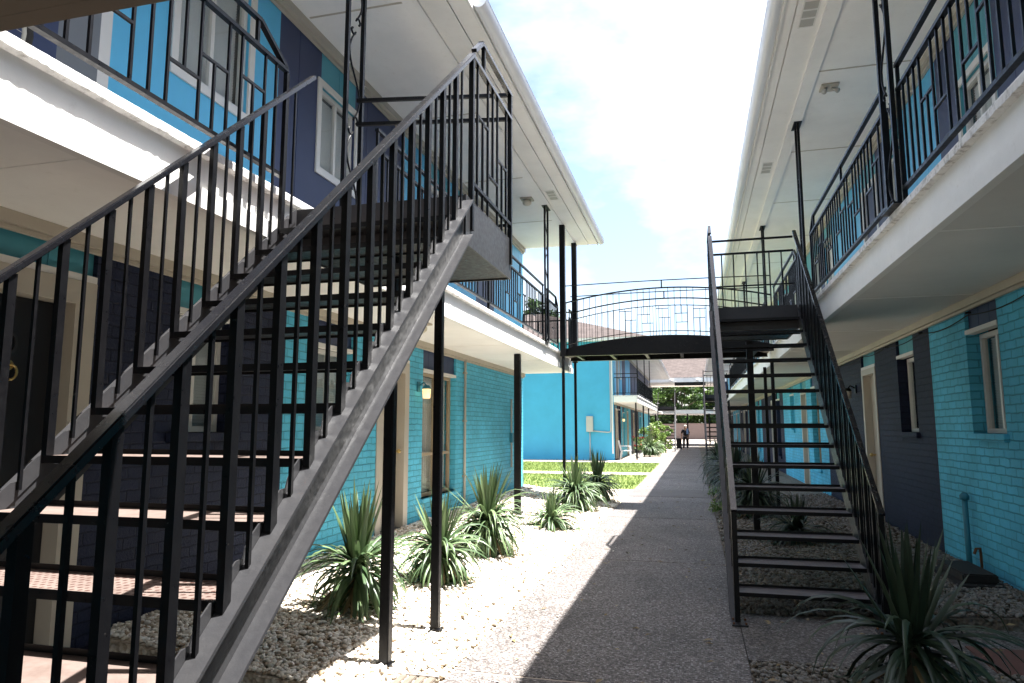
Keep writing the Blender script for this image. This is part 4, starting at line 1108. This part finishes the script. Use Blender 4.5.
def vent(label, x, y, z):
    T = thing('soffit_vent', label, 'vent', (x, y, z), 'soffit vents')
    obj('frame', MB().box(x-.08, x+.08, y-.24, y-.222, z-.008, z).box(x-.08, x+.08, y+.222, y+.24, z-.008, z).box(x-.08, x-.066, y-.221, y+.221, z-.008, z).box(x+.066, x+.08, y-.221, y+.221, z-.008, z)
        .box(x-.065, x+.065, y-.085, y-.06, z-.007, z).box(x-.065, x+.065, y+.06, y+.085, z-.007, z), 'white', T)
    obj('grille', MB().box(x-.066, x+.066, y-.222, y+.222, z-.0035, z-.0005), 'grey_box', T)
zv = ZS-.0065
vent('white slotted soffit vent at the top of the right eave', ER-.23, 6.95, zv)
vent('white slotted soffit vent farther along the right eave', ER-.23, 11.2, zv)
vent('white slotted soffit vent on the left eave before the footbridge', EL+.23, 11.6, zv)
# conduit and downpipes
T = thing('wall_conduit', 'beige conduit running up the turquoise left wall past the curtained window', 'pipe', (WL+.03, 10.95, .25))
obj('pipe', MB().tube([(WL+.03, 10.95, .24), (WL+.03, 10.95, 2.62)], .022, 10), 'trim', T, smooth=True)
for z in (.7, 1.6, 2.4): obj('clip', MB().box(WL+.001, WL+.055, 10.91, 10.99, z, z+.03), 'trim', T)
T = thing('wall_conduit', 'short dark conduit near the end of the turquoise left wall', 'pipe', (WL+.02, 14.0, .8))
obj('pipe', MB().tube([(WL+.025, 14.0, .7), (WL+.025, 14.0, 2.1)], .02, 8), 'grey_box', T, smooth=True); obj('box', MB().box(WL, WL+.06, 13.94, 14.06, 1.2, 1.4), 'pipe_teal', T)
T = thing('standpipe', 'blue green painted standpipe with cap against the right wall', 'pipe', (WR-.07, 7.95, .1))
obj('pipe', MB().tube([(WR-.07, 7.95, .05), (WR-.07, 7.95, .80)], .026, 12), 'pipe_teal', T, smooth=True)
obj('cap', MB().tube([(WR-.07, 7.95, .79), (WR-.07, 7.95, .83), (WR-.07, 7.95, .86)], [.042, .045, .02], 12), 'pipe_teal', T, smooth=True)
obj('tap', MB().tube([(WR-.05, 7.70, .05), (WR-.05, 7.70, .30), (WR-.06, 7.68, .36), (WR-.10, 7.66, .36), (WR-.12, 7.66, .31)], .013, 8), 'rust', T, smooth=True)
T = thing('timber_block', 'black weathered timber block on the gravel below the right wall', 'block', (2.3, 7.5, .1))
obj('beam', MB().box(2.26, 2.54, 7.15, 7.85, .135, .215), 'wood_black', T, bevel=.012); obj('base', MB().box(2.2, 2.6, 7.05, 7.95, .05, .133), 'wood_black', T, bevel=.01)
T = thing('drain_grate', 'slatted drain grate set beside the walkway at the lower edge', 'grate', (-1.68, 3.95, 0))
for i in range(4): obj('slat', MB().box(-1.76+i*.060, -1.715+i*.060, 3.86, 4.06, .0, .03), 'wood_grey', T, bevel=.004)
for y0_ in (3.84, 4.063): obj('frame_bar', MB().box(-1.79, -1.522, y0_, y0_+.017, -.01, .032), 'concrete', T)
# utility box on the blue wall
T = thing('utility_box', 'grey electric meter box with conduits on the bright blue wall', 'meter box', (-4.75, Y2a, 1.6))
obj('cabinet', MB().box(-5.0, -4.68, Y2a-.16, Y2a-.001, 1.32, 2.06), 'grey_box', T, bevel=.01)
obj('conduit', MB().tube([(-4.84, Y2a-.05, .0), (-4.84, Y2a-.05, 1.31)], .025, 8), 'grey_box', T, smooth=True)
obj('conduit', MB().tube([(-4.69, Y2a-.05, 1.36), (-4.0, Y2a-.05, 1.30), (-3.86, Y2a-.05, 1.32), (-3.84, Y2a-.05, 1.45), (-3.84, Y2a-.05, 5.6)], .028, 8), 'grey_box', T, smooth=True)
# door furniture on the black door
T = thing('door_knocker', 'brass knocker on the black door at the left edge', 'knocker', (WL-.1, 3.09, 1.80))
xk = WL-.10
obj('plate', MB().tube([(xk-.002, 3.09, 1.86), (xk+.012, 3.09, 1.86)], .03, 12), 'brass', T)
obj('ring', MB().tube([(xk+.02, 3.09+.045*math.sin(a), 1.82-.045*math.cos(a)) for a in [i/16*6.283 for i in range(17)]], .008, 6), 'brass', T, smooth=True)
cu = bpy.data.curves.new('numeral', 'FONT'); cu.body = '0'; cu.size = .17; cu.extrude = .004; cu.align_x = 'CENTER'
to = bpy.data.objects.new('numeral', cu); COL.objects.link(to)
dg = bpy.context.evaluated_depsgraph_get(); me = bpy.data.meshes.new_from_object(to.evaluated_get(dg)); bpy.data.objects.remove(to)
no = bpy.data.objects.new('door_numeral', me); COL.objects.link(no); me.materials.clear(); me.materials.append(M['metal_worn'])
no.location = (xk+.004, 3.10, 1.93); no.rotation_euler = (R(90), 0, R(90)); tag(no, 'dark numeral 0 on the black door at the left edge', 'numeral')

# bicycle on the left balcony
def bicycle(label, x, y, z):
    T = thing('bicycle', label, 'bicycle', (x, y, z)); r = .33
    def circ(cy, cz, rr, n=28): return [(x, cy+rr*math.cos(2*math.pi*i/n), cz+rr*math.sin(2*math.pi*i/n)) for i in range(n+1)]
    for cy in (y, y+1.03):
        wv = obj('wheel', MB().tube(circ(cy, z+r, r-.035), .012, 6, False), 'grey_box', T, smooth=True)
        obj('tyre', MB().tube(circ(cy, z+r, r-.018), .022, 8, False), 'rubber', wv, smooth=True)
        s = MB()
        for i in range(14): a = i/14*6.283; s.tube([(x+.02*(-1)**i, cy, z+r), (x, cy+(r-.04)*math.cos(a), z+r+(r-.04)*math.sin(a))], .0015, 4)
        obj('spokes', s, 'grey_box', wv)
    A, Bp, C, D, Eh = (x, y, z+r), (x, y+.44, z+.28), (x, y+.30, z+.82), (x, y+.84, z+.80), (x, y+.88, z+.66)
    f = MB()
    for p, q in ((A, Bp), (A, C), (Bp, C), (C, D), (Bp, Eh), (D, Eh)): f.tube([p, q], .016, 8)
    obj('frame', f, 'rust', T, smooth=True)
    obj('fork', MB().tube([Eh, (x, y+.95, z+.5), (x, y+1.03, z+r)], .013, 8), 'metal', T, smooth=True)
    obj('handlebar', MB().tube([(x-.28, y+.72, z+1.0), (x-.2, y+.82, z+1.0), (x, y+.82, z+.98), (x+.2, y+.82, z+1.0), (x+.28, y+.72, z+1.0)], .012, 8).tube([D, (x, y+.82, z+.98)], .012, 6), 'metal', T, smooth=True)
    obj('saddle', MB().ball((x, y+.28, z+.93), .13, 10, 8, (.5, 1, .3)).tube([C, (x, y+.28, z+.9)], .012, 6), 'rubber', T, smooth=True)
    obj('pedals', MB().tube([(x-.06, y+.44, z+.28), (x+.06, y+.44, z+.28)], .012, 6).tube([(x+.07, y+.44, z+.28), (x+.07, y+.54, z+.15)], .010, 6).box(x+.08, x+.18, y+.50, y+.58, z+.135, z+.155)
        .tube([(x-.07, y+.44, z+.28), (x-.07, y+.34, z+.41)], .010, 6).box(x-.18, x-.08, y+.30, y+.38, z+.395, z+.415), 'metal', T)
bicycle('old bicycle parked on the left balcony at the top left corner', -3.05, 1.08, ZL+.005)

# plastic chair by the blue building
T = thing('plastic_chair', 'white plastic chair beside the doorway of the blue building', 'chair', (-3.25, 33.9, 0))
cx, cy = -3.25, 33.9
obj('seat', MB().box(cx-.24, cx+.24, cy-.22, cy+.22, .40, .43), 'plastic_white', T, bevel=.01)
b = MB()
for i in range(6): u = cy-.19+i*.076; b.bar((cx-.23, u, .43), (cx-.34, u, .86), .045, .015, (0,1,0))
b.bar((cx-.34, cy-.22, .87), (cx-.34, cy+.22, .87), .03, .07); obj('backrest', b, 'plastic_white', T)
for sx in (-1, 1):
    for sy in (-1, 1): obj('leg', MB().bar((cx+sx*.20, cy+sy*.19, .40), (cx+sx*.26, cy+sy*.24, 0), .045, .045), 'plastic_white', T)
for sy in (-1, 1): obj('armrest', MB().bar((cx-.29, cy+sy*.25, .64), (cx+.2, cy+sy*.25, .64), .05, .025).bar((cx+.2, cy+sy*.25, .64), (cx+.22, cy+sy*.23, .42), .04, .03, (0,1,0)), 'plastic_white', T)
# red flowers in pots
for i, (px, py, pz) in enumerate(((-2.85, 36.4, 0), (-2.75, 35.4, .0))):
    T = thing('flower_pot', ('pot of tall red flowers behind the corner post of the blue building', 'white pot with low red flowers by the corner post of the blue building')[i], 'flower pot', (px, py, pz), 'flower pots by the blue building')
    hgt = (.55, .25)[i]
    obj('pot', MB().tube([(px, py, 0), (px, py, hgt)], [.14, .2], 14), ('wood_black', 'plastic_white')[i], T, smooth=True)
    rs = random.Random(5+i); cs = [(px+rs.uniform(-.25, .25), py+rs.uniform(-.25, .25), hgt+rs.uniform(.1, .4), .12) for _ in range(7)]
    V, Fc, Tn = clump_mesh(cs, 40, .05, rs); b = MB(); b.v = V; b.f = Fc; obj('leaves', b, 'leaf', T, fix=False, tint=Tn)
    V, Fc, Tn = clump_mesh([(a, c-.03, d+.08, .09) for a, c, d, _ in cs[:4]], 14, .04, rs); b = MB(); b.v = V; b.f = Fc; obj('flowers', b, 'red', T, fix=False)
# bin beside the person
T = thing('wheelie_bin', 'black wheeled bin standing left of the person', 'bin', (-1.15, 50.5, 0))
obj('body', MB().prism([(-1.27, 0.06), (-.97, .06), (-.93, .74), (-1.31, .74)], 1, 50.3, 50.8), 'cloth_black', T, bevel=.02)
obj('lid', MB().box(-1.33, -.91, 50.25, 50.85, .745, .79), 'cloth_black', T, bevel=.02)
for dx in (-.13, .19): obj('wheel', MB().tube([(-1.15+dx-.03, 50.78, .1), (-1.15+dx+.03, 50.78, .1)], .1, 14), 'rubber', T)

# person
def skin_obj(name, verts, edges, radii, mat, parent, root=0, sub=2):
    me = bpy.data.meshes.new(name); me.from_pydata(verts, edges, []); o = bpy.data.objects.new(name, me); COL.objects.link(o); o.parent = parent
    m = o.modifiers.new('skin', 'SKIN'); m.use_smooth_shade = True
    if not me.skin_vertices: me.attributes  # layer is made by the modifier
    for i, r in enumerate(radii):
        sv = me.skin_vertices[0].data[i]; sv.radius = (r if isinstance(r, tuple) else (r, r)); sv.use_root = (i == root)
    s = o.modifiers.new('sub', 'SUBSURF'); s.levels = sub; s.render_levels = sub
    me.materials.append(M[mat]); return o
def person(label, x, y):
    T = thing('person', label, 'person', (x, y, 0))
    # joints: pelvis, spine, chest, neck, head base, crown, then limbs
    V = [(0,0,.90), (0,0,1.08), (0,.0,1.30), (0,0,1.42), (0,-.02,1.50), (0,-.02,1.62),
         (.19,0,1.35), (.25,-.01,1.10), (.20,-.14,.90), (.16,-.2,.86),
         (-.19,0,1.35), (-.27,.0,1.09), (-.26,-.06,.86), (-.26,-.08,.78),
         (.10,0,.84), (.11,-.02,.47), (.12,.02,.09), (.13,-.13,.035),
         (-.10,0,.84), (-.12,.0,.47), (-.14,.03,.09), (-.16,-.12,.035)]
    Ed = [(0,1),(1,2),(2,3),(3,4),(4,5),(2,6),(6,7),(7,8),(8,9),(2,10),(10,11),(11,12),(12,13),(0,14),(14,15),(15,16),(16,17),(0,18),(18,19),(19,20),(20,21)]
    Rd = [.14,.135,.15,.06,.085,.09,.06,.045,.035,.035,.06,.045,.035,.035,.095,.06,.042,.045,.095,.06,.042,.045]
    body = bpy.data.meshes.new('body'); body.from_pydata(V, Ed, []); o = bpy.data.objects.new('body', body); COL.objects.link(o); o.parent = T
    bm = bmesh.new(); bm.from_mesh(body); lay = bm.verts.layers.skin.verify()
    for i, v in enumerate(bm.verts): v[lay].radius = (Rd[i], Rd[i]*(.8 if i in (0,1,2) else 1)); v[lay].use_root = (i == 0)
    bm.to_mesh(body); bm.free()
    m = o.modifiers.new('skin', 'SKIN'); m.use_smooth_shade = True; s = o.modifiers.new('sub', 'SUBSURF'); s.levels = 1; s.render_levels = 2
    body.materials.append(M['skin'])
    def cloth(name, idx, edges, rad, mat):
        me = bpy.data.meshes.new(name); mp = {k: i for i, k in enumerate(idx)}
        me.from_pydata([V[k] for k in idx], [(mp[a], mp[b]) for a, b in edges], []); q = bpy.data.objects.new(name, me); COL.objects.link(q); q.parent = T
        bm = bmesh.new(); bm.from_mesh(me); lay = bm.verts.layers.skin.verify()
        for i, v in enumerate(bm.verts): v[lay].radius = (rad[i], rad[i]*.9); v[lay].use_root = (i == 0)
        bm.to_mesh(me); bm.free()
        m = q.modifiers.new('skin', 'SKIN'); m.use_smooth_shade = True; s = q.modifiers.new('sub', 'SUBSURF'); s.levels = 1; s.render_levels = 2
        me.materials.append(M[mat])
    cloth('shirt', [0,1,2,6,7,10,11], [(0,1),(1,2),(2,6),(6,7),(2,10),(10,11)], [.165,.165,.18,.085,.07,.085,.07], 'cloth_black')
    cloth('trousers', [0,14,15,16,18,19,20], [(0,14),(14,15),(15,16),(0,18),(18,19),(19,20)], [.16,.12,.09,.07,.12,.09,.07], 'cloth_black')
    obj('hair', MB().ball((0,.01,1.63), .105, 12, 8, (.95,1,.8)), 'hair', T, loc=(0,0,0), smooth=True)
    f = MB()
    for sx in (-1, 1): f.ball((sx*.034, -.105, 1.575), .012, 6, 5)
    obj('eyes', f, 'cloth_black', T, loc=(0,0,0))
    obj('nose', MB().tube([(0,-.10,1.575), (0,-.125,1.54)], [.008, .016], 6), 'skin', T, loc=(0,0,0)); obj('mouth', MB().box(-.025,.025,-.112,-.104,1.50,1.508), 'red', T, loc=(0,0,0))
    for sx in (-1, 1): obj('ear', MB().ball((sx*.092, -.01, 1.56), .025, 6, 5, (.4,.8,1.2)), 'skin', T, loc=(0,0,0), smooth=True)
    for bx, by, bz, sx in ((.16,-.2,.86,-1), (-.26,-.08,.78,1)):
        for i in range(4): obj('finger', MB().tube([(bx+.014*(i-1.5), by-.03, bz-.01), (bx+.015*(i-1.5), by-.05, bz-.06), (bx+.014*(i-1.5), by-.035, bz-.095+.008*abs(i-1.3))], [.011, .010, .007], 6), 'skin', T, loc=(0,0,0), smooth=True)
        obj('thumb', MB().tube([(bx+sx*.03, by-.01, bz), (bx+sx*.055, by-.03, bz-.035), (bx+sx*.05, by-.045, bz-.065)], [.012, .011, .008], 6), 'skin', T, loc=(0,0,0), smooth=True)
    return T
person('person in dark clothes standing on the far end of the walkway', -.66, 50.0)
T = thing('towel', 'pale blue cloth hanging over the shoulder of the person', 'towel', (-.66+.15, 50, 1.2))
obj('cloth', MB().box(-.66+.07, -.66+.21, 49.77, 49.80, 1.08, 1.41).box(-.66+.07, -.66+.21, 49.80, 50.08, 1.44, 1.46).box(-.66+.07, -.66+.21, 50.08, 50.10, 1.15, 1.45), 'cloth_blue', T, bevel=.008)
